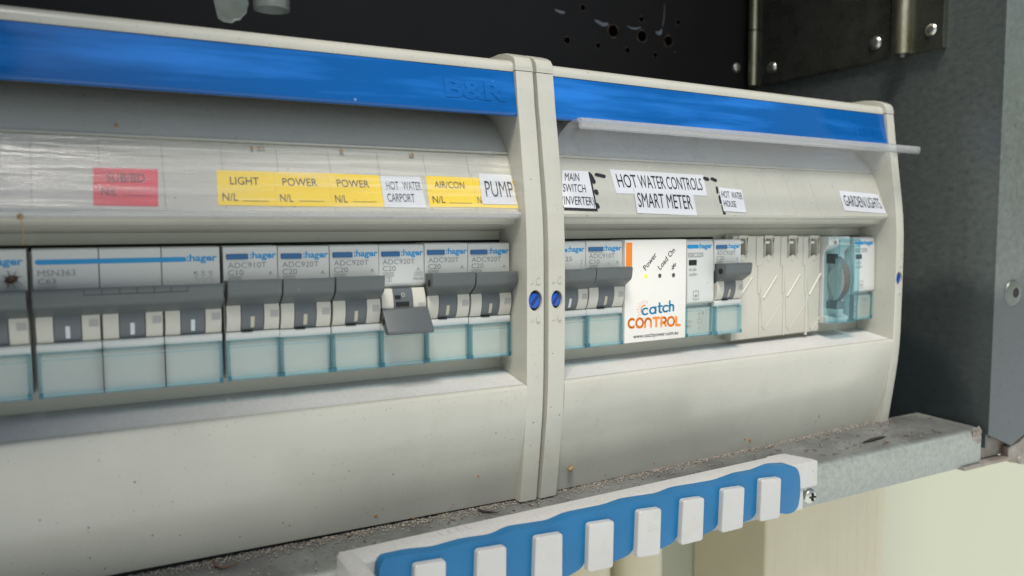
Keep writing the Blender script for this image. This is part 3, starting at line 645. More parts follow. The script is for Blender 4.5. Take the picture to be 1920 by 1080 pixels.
# ------------------------------------------------------------------ the devices on the rail
W = 17.5
def front_fn(x0, x1, z0, z1, y): return lambda u, v, e=0: Vector((x0+(x1-x0)*u, y-e, z0+(z1-z0)*v))
def body_mesh(n, drum=True, low=-28.0, tall=0):
    bm = nb(); w = n*W
    prof = [(9.5, 0), (.7, 0), (.15, -.25), (0, -.8), (0, low if not drum else -14.0)]
    prof += [(.5, -14.8), (2.2, -15.6), (2.2, -28.0), (.4, -28.2), (-.3, -28.5), (-.55, -29.0), (-.3, -31.0), (.9, -31.3)] if drum else [(.4, low-.7), (1.6, low-1.2)]
    prof += [(1.2, -44.2), (9.5, -44.4)]
    prism(bm, prof, .12, w-.12, .12, 1, only=lambda c: c.y < 3)
    return bm
def drum_mesh(x0, x1, r=11.0, a0=147, a1=213):
    bm = nb(); cy, cz = 8.9, -22.0
    prof = [(cy+r*math.cos(math.radians(a)), cz+r*math.sin(math.radians(a))) for a in range(a0, a1+1, 6)] + [(8, cz-6.0), (8, cz+6.0)]
    prism(bm, prof, x0, x1, .12, 1, only=lambda c: c.y < 2); return bm
ON = [(1.0, -11.2), (-6.6, -10.75), (-7.3, -11.1), (-7.45, -11.8), (-6.9, -15.2), (-6.4, -16.2), (-5.4, -17.0), (-.4, -20.3), (1.5, -20.2)]
OFF = [(0, -22.6), (-2.9, -23.0), (-3.6, -23.4), (-9.2, -30.6), (-9.3, -31.3), (-8.6, -31.8), (-6.6, -32.0), (-1.8, -27.8), (0, -27)]
def hager(bm, x0, x1, zb, h, y): put_text(bm, ':hager', front_fn(x0, x1, zb, zb+h, y), .03)
def box_outline(bm, x0, x1, z0, z1, y, w=.13):
    f = lambda u, v, e=0: Vector((u, y-e, v))
    ribbon(bm, [(x0, z0), (x1, z0), (x1, z1), (x0, z1), (x0, z0)], w, f, caps=False)
def window(parent, x0, x1, z0, z1, y0=.9, yf=-1.3):
    """clear label window: a thin front sheet with thicker tinted edges"""
    bm = nb(); box(bm, x0+.9, x1-.9, yf, yf+.35, z0+1.6, z1-.9)
    w = mk('label_window', bm, M['clearblue'], parent)
    bm = nb()
    for a_, b_ in ((x0+.1, x0+.38), (x0+.85, x0+1.1), (x1-1.1, x1-.85), (x1-.38, x1-.1)): box(bm, a_, b_, yf-.05, y0, z0+.3, z1, .06, 1)
    box(bm, x0+.4, x1-.4, yf-.1, y0, z0+.2, z0+.5, .06, 1); box(bm, x0+.4, x1-.4, yf-.16, yf+.1, z0+.55, z0+1.7, .06, 1); box(bm, x0+.4, x1-.4, yf-.02, y0, z1-.3, z1-.02, .06, 1); box(bm, x0+1.15, x1-1.15, yf-.1, yf+.3, z1-2.2, z1-1.95, .05, 1)
    e = mk('window_frame', bm, M['rimblue'], parent); e.parent = w
    bm = nb()
    for xx in (x0+.2, x1-1.3): box(bm, xx, xx+1.1, yf-.35, yf, z0+.4, z0+2.0, .1, 1)
    e = mk('window_hinge', bm, M['rimdark'], parent); e.parent = w
    bm = nb(); quad3(bm, [(x0+.5, .82, z0+.6), (x1-.5, .82, z0+.6), (x1-.5, .82, z1-.5), (x0+.5, .82, z1-.5)])
    e = mk('paper_insert', bm, M['insert'], parent); e.parent = w
    return w
def pole_drum(t, x0, state, marker=True, mat='whiteprint'):
    c = mk('switch_drum', drum_mesh(x0+.35, x0+4.75), M['cream'], t, smooth=True)
    bm = drum_mesh(x0+12.25, x0+W-.35); d = mk('switch_drum', bm, M['cream'], t, smooth=True)
    bm = nb(); box(bm, x0+14.2, x0+16.8, -2.12, -1.0, -23.7, -21.4); e = mk('drum_notch', bm, M['notch'], t); e.parent = d
    g = mk('drum_centre', drum_mesh(x0+4.9, x0+12.1, 10.85), M['grey2'], t, smooth=True)
    bm = nb(); cy, cz, r = 8.9, -22.0, 10.87
    P = lambda x, a, q=0: Vector((x, cy+(r+q)*math.cos(math.radians(a)), cz+(r+q)*math.sin(math.radians(a))))
    if state == 'on':
        for k in range(4): quad3(bm, [P(x0+7.9, 186.5+k*5.2, .03), P(x0+9.1, 186.5+k*5.2, .03), P(x0+9.1, 186.5+(k+1)*5.2, .03), P(x0+7.9, 186.5+(k+1)*5.2, .03)])
        e = mk('on_mark', bm, M[mat], t, norm=False); e.parent = g
    else:
        pts = arc(0, 0, .75, 0, 360, 16)
        for (u0, v0), (u1, v1) in zip(pts, pts[1:]):
            q = lambda u, v, s: P(x0+8.6+u*s, 160+math.degrees(-v*s/r)*1.0, .03)
            quad3(bm, [q(u0, v0, 1), q(u1, v1, 1), q(u1, v1, .72), q(u0, v0, .72)])
        e = mk('off_mark', bm, M[mat], t, norm=False); e.parent = g
        bm = nb(); box(bm, x0+5.4, x0+7.4, -2.05, -.8, -19.6, -18.4); box(bm, x0+5.6, x0+10.6, -2.15, -.8, -22.4, -20.8)
        e = mk('drum_notch', bm, M['dark'], t); e.parent = g
def toggle(t, x0, x1, prof, hole=False, dz=0):
    bm = nb(); prism(bm, [(y, z+dz) for y, z in prof], x0, x1, .28, 2); o = mk('toggle', bm, M['grey'], t, smooth=True)
    if hole:
        cyy = sum(p[0] for p in prof)/len(prof); czz = sum(p[1] for p in prof)/len(prof)+dz
        bm = nb(); disc(bm, (x0+.05, cyy+.3, czz+.3), (-1, 0, 0), 1.5, 1.4, .06, 0, 20); e = mk('toggle_hole', bm, M['dark'], t); e.parent = o
    return o
def mcb(label, fr, x0, width, name, rating, state='on', full=False, hole=False, y=0., z=0.):
    t = thing('circuit_breaker', label, 'circuit breaker', fr, (0, 0, 0), 'single pole circuit breakers')
    t['_b'] = [0., 0., 0.]
    t.location = fr.w((x0, y+random.uniform(-.25, .2), z+random.uniform(-.2, .15)))*S; t.scale = (width/W, 1, 1); t.rotation_euler = (0, random.uniform(-.004, .004), fr.a)
    mk('breaker_body', body_mesh(1), M['white'], t, smooth=True)
    pole_drum(t, 0, state, mat='creamprint')
    toggle(t, .25, W-.25, ON, hole) if state == 'on' else toggle(t, .1, W-.1, OFF, True)
    bm = nb(); box(bm, 1.1, 8.0, -.55, .4, -4.35, -2.6, .15, 1); mk('test_button', bm, M['bluebtn'], t)
    bm = nb(); hager(bm, 8.5, 17.1, -4.1, 2.1, -.04); mk('brand_lettering', bm, M['teal'], t, norm=False)
    bm = nb(); put_text(bm, name, front_fn(1.5, 13.8, -7.2, -5.4, -.04)); put_text(bm, rating, front_fn(1.5, 6.4, -9.6, -7.8, -.04))
    put_text(bm, 'A', front_fn(14.4, 15.7, -9.8, -8.5, -.04))
    box_outline(bm, 1.6, 5.6, -11.6, -10.1, -.03); put_text(bm, '6000', front_fn(1.9, 5.3, -11.4, -10.3, -.04))
    if full:
        box_outline(bm, 2.9, 4.7, -13.5, -11.9, -.03); put_text(bm, '3', front_fn(3.4, 4.2, -13.3, -12.1, -.04))
        box_outline(bm, 13.6, 16.6, -11.5, -10.3, -.03); f = lambda u, v, e=0: Vector((u, -.03-e, v)); ribbon(bm, [(14.2, -11.3), (14.6, -10.5), (15.1, -11.2), (15.6, -10.5), (16, -11.2)], .13, f, False)
        put_text(bm, '30mA', front_fn(13.0, 17.0, -13.2, -12.1, -.04))
    mk('rating_print', bm, M['print'], t, norm=False)
    if state == 'on':
        bm = nb(); box(bm, 5.2, 8.6, -.72, .2, -28.35, -28.05); mk('status_flag', bm, M['dark'], t)
    window(t, .05, W-.05, -44.6, -31.2)
    return t
mods = [(416.2, 519.3), (519.3, 616.6), (616.6, 709.4), (709.4, 795.3), (795.3, 877.1), (877.1, 955.8)]
labs = ['breaker rated C10 under the yellow LIGHT label, its grey toggle up', 'breaker rated C20 second from the dark gap, under the left POWER label', 'breaker rated C20 just left of the switched-off breaker',
        'switched-off breaker with its grey toggle down, under the HOT WATER CARPORT label', 'breaker just right of the switched-off one, under the AIR/CON label', 'last breaker of the nearer board beside its pillar, under the PUMP label']
for i, ((p0, p1), lb) in enumerate(zip(mods, labs)):
    a = aY(L, p0, 456, 0).x; c = aY(L, p1, 456, 0).x
    mcb(lb, L, a, c-a, 'ADC910T' if i == 0 else 'ADC920T', 'C10' if i == 0 else 'C20', 'off' if i == 3 else 'on', full=(i == 3), hole=(i == 4))
# three-pole main switches
def triple(label, x0):
    t = thing('main_switch', label, 'circuit breaker', L, (0, 0, 0), 'three pole breakers on the nearer board')
    t.location = L.w((x0, 0, 0))*S
    for k in range(3):
        bm = body_mesh(1)
        for v in bm.verts: v.co.x += k*W
        mk('pole_body', bm, M['white'], t, smooth=True); pole_drum(t, k*W, 'on')
    toggle(t, .1, 3*W-.2, ON, dz=-.9)
    bm = nb()
    for k in range(7): x = 13.2+k*4.75; box(bm, x-.08, x+.08, -7.44, -7.0, -13.6, -12.0)
    box(bm, 13.2, 41.7, -7.38, -7.0, -13.75, -13.6); mk('toggle_groove', bm, M['dark'], t)
    bm = nb(); f = lambda u, v, e=0: Vector((u, -.03-e, v)); ribbon(bm, [(1.6, -4.0), (17.45, -4.0)], 1.55, f); ribbon(bm, [(17.6, -4.0), (34.95, -4.0)], 1.55, f, False); ribbon(bm, [(35.1, -4.0), (41.6, -4.0)], 1.55, f)
    hager(bm, 42.4, 51.6, -4.6, 2.1, -.04); mk('brand_lettering', bm, M['teal'], t, norm=False)
    bm = nb(); put_text(bm, 'MSN363', front_fn(1.4, 11.2, -8.2, -6.4, -.04)); put_text(bm, 'C63', front_fn(1.4, 6.0, -10.6, -8.9, -.04))
    box_outline(bm, 1.4, 6.0, -13.0, -11.2, -.03); put_text(bm, '6000', front_fn(1.8, 5.6, -12.8, -11.5, -.04))
    mk('rating_print', bm, M['print'], t, norm=False); bm = nb()
    for k, x in enumerate((45.4, 47.5, 49.8)):
        put_text(bm, '135'[k], front_fn(x-.9, x-.4, -8.9, -7.9, -.04)); ribbon(bm, [(x, -7.8), (x, -9.4)], .13, f, False); ribbon(bm, [(x-.35, -8.3), (x+.35, -8.3)], .13, f, False); ribbon(bm, [(x-.4, -9.2), (x+.4, -9.2)], .13, f, False); ribbon(bm, [(x-.7, -9.5), (x+.3, -11.2)], .13, f, False)
    ribbon(bm, [(46.0, -10.3), (46.6, -10.3)], .12, f, False); ribbon(bm, [(48.1, -10.3), (48.8, -10.3)], .12, f, False)
    mk('switch_symbol', bm, M['print'], t, norm=False)
    w = window(t, .1, 3*W-.1, -44.9, -31.2)
    bm = nb()
    for k in (1, 2): box(bm, k*W-.12, k*W+.12, -1.6, .5, -44.4, -31.0)
    e = mk('window_gap', bm, M['dark'], t); e.parent = w
    return t
triple('three pole main switch marked C63 with one wide grey toggle', .35)
triple('wide breaker cut off by the left edge of the photo, beetle on it', -53.3)

# right board
xs = lambda px, y=0.: aY(R, px, 456, y).x
t = thing('isolator_switch', 'white isolator switch half hidden behind the pillar, marked 125', 'switch', R, (0, 0, 0)); x0 = xs(1098.5)-W; t.location = R.w((x0, 0, 0))*S
mk('switch_body', body_mesh(1), M['white'], t, smooth=True); pole_drum(t, 0, 'on'); toggle(t, .1, W-.1, ON, dz=-.2)
bm = nb(); f = lambda u, v, e=0: Vector((u, -.03-e, v)); ribbon(bm, [(1.6, -3.7), (7.6, -3.7)], 1.4, f); hager(bm, 8.4, 16.8, -4.2, 2.1, -.04); mk('brand_lettering', bm, M['teal'], t, norm=False)
bm = nb(); put_text(bm, 'SB125', front_fn(1.5, 10.5, -8.0, -6.2, -.04)); mk('rating_print', bm, M['print'], t, norm=False); bm = nb(); ribbon(bm, [(15.2, -7.4), (15.2, -9.4)], .15, f, False); ribbon(bm, [(14.8, -8.2), (15.6, -8.2)], .15, f, False); ribbon(bm, [(14.8, -9.2), (15.6, -9.2)], .15, f, False); ribbon(bm, [(14.6, -9.6), (16, -12)], .15, f, False)
mk('switch_symbol', bm, M['print'], t, norm=False); window(t, .05, W-.05, -44.6, -31.2)
a, c = xs(1098.5), xs(1167); mcb('breaker rated C10 next to the white controller with the orange stripe', R, a, c-a, 'ADC910T', 'C10')
# white controller with printed front
a, c = xs(1172.3, -1), xs(1287.5, -1); cw = c-a
t = thing('load_controller', 'white controller with orange stripe, green light and catch CONTROL lettering', 'controller', R, (0, 0, 0)); t.location = R.w((a, 0, 0))*S; t.scale = (cw/36, 1, 1)
bm = nb(); box(bm, 0, 36, -1, 9.5, -44.2, .25, .5, 2); mk('controller_case', bm, M['devwhite'], t, smooth=True)
cf = lambda u, v, e=0: Vector((u/440*36, -1.04-e*.5, .25-(v-120)/735*44.4*1.0))         # px of the 3.86x enlargement, straightened
def ctl(x, y):                                        # enlargement pixel -> front of the case
    px, py = 1000+x/3.8575, 420+y/3.8575; p = aY(R, px, py, -1.04); return ((p.x-a)*36/cw, p.z)
g2 = lambda u, v, e=0: Vector((u, -1.05-e, v))
bm = nb(); z0 = ctl(690, 135)[1]; z1 = ctl(690, 330)[1]; box(bm, .5, 3.9, -1.07, -.9, z1-1, z0); mk('orange_stripe', bm, M['orange'], t)
bm = nb()
for s, p0, p1, hgt in (('Power', (812, 338), (895, 228), 2.35), ('Load On', (917, 335), (1028, 195), 2.35)):
    q0 = Vector(ctl(*p0)); q1 = Vector(ctl(*p1)); d = q1-q0; n = Vector((-d.y, d.x)).normalized()*hgt
    put_text(bm, s, lambda u, v: g2(*(q0+d*u+n*v)), .012)
bx, bz = ctl(1015, 305); du = Vector((.66, .75)); dv = Vector((-.75, .66))
def bt(u, v, e=0): q = Vector((bx, bz))+du*v*1.0+(-dv)*u; return g2(q.x, q.y, e)
ribbon(bm, [(-.85, .75), (.85, -.75), (0, -1.7), (0, 1.7), (.85, .75), (-.85, -.75)], .32, bt)
q0 = Vector(ctl(722, 828)); q1 = Vector(ctl(1048, 797)); put_text(bm, 'www.catchpower.com.au', lambda u, v: g2(q0.x+(q1.x-q0.x)*u, q0.y+(q1.y-q0.y)*u+1.7*v), .012)
mk('black_lettering', bm, M['black'], t, norm=False)
for (px, py), mt, nm in (((812, 378), 'led', 'green_light'), ((915, 374), 'ledoff', 'unlit_light'), ((1014, 370), 'ledoff', 'unlit_light')):
    u, v = ctl(px, py); bm = nb(); disc(bm, (u, -1.02, v), (0, -1, 0), .95, .9, .12, .3 if mt == 'led' else .05, 20); mk(nm, bm, M[mt], t, smooth=True)
# lettering drawn as round strokes
def strokes(bm, letters, fn, w):
    for L_ in letters: ribbon(bm, L_, w, fn)
x0_, z0_ = ctl(683, 757); x1_, z1_ = ctl(1085, 660); hh = ctl(683, 683)[1]-z0_; slope = (ctl(1085, 735)[1]-z0_)/(x1_-x0_)
uw = (x1_-x0_)/8.6
fnC = lambda u, v, e=0: g2(x0_+.4+u*uw, z0_+.35+v*(hh-.7)+slope*u*uw, e)
bm = nb(); k = 1.0
C_ = lambda o: arc(o+.5, .5, .5, 52, 308, 16); O_ = lambda o: arc(o+.52, .5, .52, 0, 360, 22)
strokes(bm, [C_(0), O_(1.15), [(2.5, 0), (2.5, .55)]+arc(2.95, .52, .45, 180, 0, 10)+[(3.4, 0)], [(3.75, 1), (4.65, 1)], [(4.2, 1), (4.2, 0)],
             [(5.0, 0), (5.0, 1)]+[(5.4, 1)]+arc(5.42, .7, .30, 90, -90, 8)+[(5.0, .4)], [(5.4, .4), (5.75, 0)], O_(6.0), [(7.35, 1), (7.35, 0), (7.95, 0)]], fnC, .30)
mk('orange_lettering', bm, M['orange'], t, norm=False)
x0_, z0_ = ctl(785, 662); x1_, _ = ctl(1018, 640); hh2 = ctl(785, 612)[1]-z0_
uw2 = (x1_-x0_)/4.55
fnB = lambda u, v, e=0: g2(x0_+.25+u*uw2, z0_+.25+v*(hh2-.3)+.045*u*uw2, e)
bm = nb()
strokes(bm, [arc(.42, .5, .42, 50, 310, 14, .5), arc(1.45, .5, .40, 0, 360, 18, .5), [(1.85, 1), (1.85, 0)], [(2.4, 1.55), (2.4, .25)]+arc(2.6, .25, .2, 180, 290, 5, .25), [(2.2, 1.02), (2.75, 1.02)],
             arc(3.3, .5, .40, 50, 310, 14, .5), [(3.85, 1.65), (3.85, 0)], [(3.85, .55)]+arc(4.12, .6, .27, 180, 0, 8, .42)+[(4.39, 0)]], fnB, .27)
mk('teal_lettering', bm, M['catchblue'], t, norm=False)
bm = nb(); sx, sz = ctl(803, 620); fnS = lambda u, v, e=0: g2(sx+u, sz+v, e)
ribbon(bm, arc(0, 0, 1.9, 75, 215, 12), .55, fnS)
for k in range(9):
    an = math.radians(62+k*19); r1 = 3.0; r2 = 4.4 if k % 2 == 0 else 3.9
    ribbon(bm, [(r1*math.cos(an), r1*math.sin(an)), (r2*math.cos(an), r2*math.sin(an))], .2, fnS)
mk('sun_emblem', bm, M['orange'], t, norm=False)
# relays
def relay(label, x0, wd):
    t = thing('relay', label, 'relay', R, (0, 0, 0), 'white relays on the farther board'); t.location = R.w((x0, 0, 0))*S; t.scale = (wd/W, 1, 1)
    bm = nb(); prism(bm, [(9.5, 0), (.8, 0), (0, -.8), (-.6, -6), (-1.0, -26.5), (-.9, -28.4), (.4, -29.4), (2.0, -29.6), (2.0, -44.3), (9.5, -44.4)], .12, W-.12, .3, 2, only=lambda q: q.y < 2.5); mk('relay_body', bm, M['white'], t, smooth=True)
    ff = lambda u, v, e=0: Vector((u, .02-.68*min(1, max(0, -v/6))-.0-e, v))
    bm = nb(); ribbon(bm, [(1.0, -3.2), (6.9, -3.2)], 1.7, ff); put_text(bm, ':hager', lambda u, v: ff(7.7+8.7*u, -4.0+2.1*v, .06), .03); mk('brand_lettering', bm, M['teal'], t, norm=False)
    g = lambda u, v, e=0: Vector((u, -.75-e-.015*min(1, 1)-.02*max(0, -v-6)*.7, v))
    bm = nb(); put_text(bm, 'ESC225', lambda u, v: g(.8+9.6*u, -7.9+1.9*v)); put_text(bm, 'Ith 25A', lambda u, v: g(1.2+4.6*u, -14.2+1.2*v)); put_text(bm, 'Uc230V~', lambda u, v: g(1.2+5.6*u, -16.4+1.2*v))
    box_outline(bm, 3.8, 7.2, -27.2, -23.4, -1.16, .2); put_text(bm, '+', lambda u, v: Vector((4.5+2.0*u, -1.18, -26.8+2.4*v)))
    mk('rating_print', bm, M['print'], t, norm=False)
    bm = nb(); box(bm, 1.0, 6.0, -.95, .4, -11.6, -9.2, .1, 1); mk('state_window', bm, M['dark'], t)
    w = window(t, .1, W-.1, -44.6, -30.6, 1.8, -.2)
    bm = nb(); h = lambda u, v, e=0: Vector((u, .5-e, v))
    for s, xx in (('A1', 9.0), ('1', 11.6), ('3', 13.6)): put_text(bm, s, lambda u, v: h(xx+(.7+.5*(len(s)-1))*u, -34.6+1.5*v))
    for s, xx in (('A2', 9.0), ('2', 11.6), ('4', 13.6)): put_text(bm, s, lambda u, v: h(xx+(.7+.5*(len(s)-1))*u, -41.6+1.5*v))
    for xx in (9.7, 12.0, 14.0): ribbon(bm, [(xx, -35), (xx, -36.4)], .16, h, False); ribbon(bm, [(xx, -38.6), (xx, -39.8)], .16, h, False)
    for xx in (12.0, 14.0): ribbon(bm, [(xx-.7, -36.4), (xx, -38.6)], .16, h, False)
    ribbon(bm, [(8.4, -38.4), (11, -38.4), (11, -36.6), (8.4, -36.6), (8.4, -38.4)], .16, h, False)
    put_text(bm, '230V~', lambda u, v: h(1.2+4*u, -38+1.1*v)); put_text(bm, '50Hz', lambda u, v: h(1.2+3.2*u, -40+1.1*v))
    mk('wiring_print', bm, M['print'], t, norm=False).parent = t
    return t
a, c = xs(1288.5, -.5), xs(1338.5, -.5); relay('white relay between the printed controller and a breaker', a, c-a)
a, c = xs(1338.9), xs(1389.2); mcb('breaker on the farther board with cream blanking plates to its right', R, a, c-a, 'ADC920T', 'C20', hole=True)
relay('white relay beyond the teal covered timer, last in its row', 202.9, W)
# blanking strip: four snap-off plates moulded in one
BYD = 4.0
t = thing('blanking_plate', 'cream blanking strip of four ribbed snap-off plates', 'blanking plate', R, (0, 0, 0))
bl = lambda u, v, y=BYD: aY(R, 1280+u/3.857, 420+v/3.857, y)
p_l = bl(350, 845); p_r = bl(1026, 765); tl_ = bl(420, 86); tr_ = bl(990, 88); 
bm = nb(); xa = p_l.x; xb = 181.2; zt_, zb_ = tr_.z, p_r.z
slab(bm, [(xa, p_l.z), (xb, zb_), (xb, zt_), (xa, tl_.z)], BYD, BYD+6.5, .4)
plate_o = mk('plate_body', bm, M['blank'], t, smooth=True)
secs = [(350, 553), (553, 737), (737, 905), (905, 1026)]
cut = nb()
for su, sv0, sv1 in ((432, 105, 232), (622, 105, 232), (795, 105, 232), (948, 105, 232)):
    c1 = bl(su-22, sv0); c2 = bl(su+24, sv1); box(cut, c1.x, c2.x, BYD-3, BYD+4.5, c2.z, c1.z, .9, 2)
boolean(plate_o, cut)
for su in (432, 622, 795, 948):
    bm = nb(); c1 = bl(su-40, 88); c2 = bl(su+32, 240)       # raised rim round each slot
    pts = [(c1.x+(c2.x-c1.x)*.95, c2.z), (c2.x, c2.z+2), (c2.x, c1.z-.8), (c2.x-1, c1.z), (c1.x+1.5, c1.z), (c1.x+.6, c1.z-1), (c1.x+.9, c2.z)]
    tube(bm, [(x, BYD-.1, z) for x, z in pts], .42, 8); mk('slot_rim', bm, M['blank'], t, smooth=True)
    bm = nb(); c1 = bl(su-20, 132, BYD+1); tube(bm, [(c1.x, BYD+1.6, c1.z), (c1.x+2.6, BYD+1.6, c1.z)], .75, 12); mk('slot_pin', bm, M['devwhite'], t, smooth=True)
    bm = nb(); c1 = bl(su, 245); disc(bm, (c1.x, BYD-.02, c1.z), (0, -1, 0), 1.7, 1.4, .35, .1, 20); mk('slot_lug', bm, M['blank'], t, smooth=True)
for a0, a1 in (((415, 525), (502, 385)), ((582, 537), (682, 372)), ((755, 522), (848, 366)), ((915, 512), (996, 358))):
    bm = nb(); q0 = bl(*a0); q1 = bl(*a1); tube(bm, [(q0.x, BYD-.05, q0.z), (q1.x, BYD-.05, q1.z)], .55, 10); mk('finger_rib', bm, M['blank'], t, smooth=True)
bm = nb()
for u, in ((550,), (735,), (885,)):
    pass
for (us, vs) in (((548, 88), (532, 330)), ((532, 330), (556, 815)), ((715, 88), (712, 330)), ((712, 330), (740, 800)), ((878, 88), (872, 330)), ((872, 330), (893, 785))):
    pass
for u0, u1, ub in ((545, 555, 572), (722, 727, 748), (884, 888, 912)):
    pts = [bl(u0-10, 95), bl(u0, 300), bl(u1, 500), bl(ub-20, 800)]
    for q, r in zip(pts, pts[1:]): box(bm, min(q.x, r.x)-.15, max(q.x, r.x)+.15, BYD-.35, BYD+.3, r.z, q.z)
    pts = [bl(u0+45, 270), bl(u0+10, 330), bl(ub, 745), bl(ub+18, 765), bl(ub+160, 540)]
    tube(bm, [(q.x, BYD-.0, q.z) for q in pts], .28, 6)
mk('mould_line', bm, M['blank'], t)
bm = nb(); q = bl(315, 98, 7.5); box(bm, q.x-.5, xa+14, 6.8, 8.2, q.z-1.5, q.z+1.2, .3); mk('clip_lug', bm, M['blank'], t)
# analogue timer behind a teal clear cover
TX = 181.7
t = thing('time_switch', 'analogue time switch with white dial inside a clear teal cover', 'timer', R, (0, 0, 0)); t.location = R.w((TX, 0, 0))*S; t.scale = (.98, .85, 1)
bm = nb(); prism(bm, [(9.5, .5), (-.6, .5), (-1.0, -4), (2.6, -7.5), (2.6, -40.5), (-1, -41.5), (-1, -44.4), (9.5, -44.4)], .15, W-.15, .2, 1, only=lambda q: q.y < 4); mk('timer_body', bm, M['white'], t, smooth=True)
bm = nb(); disc(bm, (3.4, 3.5, -21.5), (-.35, -1, 0), 1, 1, .1)
bm.free(); bm = nb()
prism(bm, [(3.2+13*math.cos(math.radians(a)), -21.5+13*math.sin(math.radians(a))) for a in range(120, 241, 8)] + [(3.2, -21.5)], 3.2, 7.6, .15, 1); dial = mk('timer_dial', bm, M['notch'], t, smooth=True)
bm = nb()
for k in range(34):
    an = math.radians(118+k*3.7); cy, cz = 3.2+13.0*math.cos(an), -21.5+13.0*math.sin(an)
    cy2, cz2 = 3.2+14.2*math.cos(an), -21.5+14.2*math.sin(an)
    tube(bm, [(3.1, cy-.05, cz), (7.6, cy-.05, cz)], .26, 5)
e = mk('dial_pin', bm, M['ledoff'], t); e.parent = dial; e['kind'] = 'stuff'
bm = nb(); box(bm, 3.0, 9.0, -5.5, 2.6, -37.0, -33.0, .3); mk('timer_knob', bm, M['grey2'], t)
bm = nb(); box(bm, 2.2, 5.2, -3.0, 2.6, -13.5, -8.5, .2); mk('timer_lever', bm, M['dark'], t)
cvp = [(3.5, -3.5), (-6.0, -6.8), (-7.3, -3.0), (-7.9, -2.2), (-8.3, -3.2), (-7.7, -42.5), (-6.9, -43.6), (-.5, -44.0), (-.5, -43.2), (-9.8, -42.8), (-10.7, -4.5), (-6.2, -7.8), (3.5, -4.6)]
bm = nb(); 
for x in (.1, W-.8): prism(bm, [(2.2, -7.6), (-6.0, -4.4), (-7.3, -1.0), (-8.0, -2.4), (-7.5, -42.5), (-6.7, -43.6), (2.0, -44.0)], x, x+.7, .1, 1)
prism(bm, [(-8.0, -1.6), (-7.7, -42.8), (-6.9, -42.8), (-7.3, -1.6)], .9, W-.9); prism(bm, [(-7.5, -.9), (-7.5, -1.7), (-4, -2.6), (-4, -1.8)], .9, W-.9); prism(bm, [(-7.1, -43.8), (1.5, -44.1), (1.5, -43.3), (-7.1, -43.0)], .9, W-.9)
tc = mk('timer_cover', bm, M['tealclear'], t)
bm = nb()
for x in (.3, W-.3): tube(bm, [(x, -7.9, -1.2), (x, -7.7, -22), (x, -7.3, -43.4)], .5, 8); tube(bm, [(x, -7.3, -43.5), (x, 1.5, -44)], .45, 8)
tube(bm, [(.3, -7.9, -1.2), (W-.3, -7.9, -1.2)], .6, 8); tube(bm, [(.3, -7.3, -43.5), (W-.3, -7.3, -43.5)], .6, 8); tube(bm, [(.3, -7.5, -4.6), (W-.3, -7.5, -4.6)], .35, 8)
for k in range(5): pass
tube(bm, [(9.0, -8.05, -6), (10.6, -8.3, -14), (11.6, -8.4, -21), (10.6, -8.2, -28), (9.6, -7.9, -36)], .35, 8)
e = mk('cover_edge', bm, M['rimblue'], t, smooth=True); e.parent = tc
bm = nb(); disc(bm, (.1, -5.8, -2.4), (-1, 0, 0), 1.7, 1.7, .4, .1, 20); e = mk('cover_pivot', bm, M['white'], t, smooth=True); e.parent = tc
bm = nb(); disc(bm, (-.45, -5.8, -2.4), (-1, 0, 0), .7, .7, .1, 0, 16); e = mk('pivot_pin', bm, M['print'], t); e.parent = tc

# ------------------------------------------------------------------ comb bar screwed to the ledge front
t = thing('comb_bar', 'white and blue plastic comb bar screwed to the front of the steel ledge', 'comb bar', L, tuple(aY(L, 1100, 1000, -36)))
YB, YR = -45., -29.5
top = [(628, 1041), (634, 1034), (649, 1026), (698, 1018), (810, 994), (975, 960), (1162, 915), (1320, 881), (1452, 851.5), (1468, 854)]
bot_front = [(703, 1064), (757, 1046), (862, 1026), (1024, 990), (1230, 941), (1374, 905), (1482, 890)]
bm = nb()
rear = [aY(L, x, y, YR) for x, y in top]
# white bar: top surface sloping gently forward, front edge under the blue comb
secs = []
n = 26
def lerp_poly(ps, s):
    k = s*(len(ps)-1); i = min(int(k), len(ps)-2); f = k-i; return ps[i]*(1-f)+ps[i+1]*f
xL = aY(L, 634, 1034, YR); xRr = aY(L, 1464, 851, YR)
vs = []
for i in range(n+1):
    s = i/n; x = xL.x+(xRr.x-xL.x)*s; z = xL.z+(xRr.z-xL.z)*s
    vs.append([bm.verts.new(q) for q in ((x, YR, z-9), (x, YR, z-.8), (x, YR-.8, z), (x, YR-6, z+.1), (x, YB+6, z-.3), (x, YB+4.8, z-1.0), (x, YB+4.6, z-3.2), (x, YB+4.6, z-9))])
for a, c in zip(vs, vs[1:]):
    for k in range(8): bm.faces.new([a[k], c[k], c[(k+1) % 8], a[(k+1) % 8]])
bm.faces.new(vs[0]); bm.faces.new(list(reversed(vs[-1])))
mk('comb_frame', bm, M['combwhite'], t, smooth=True)
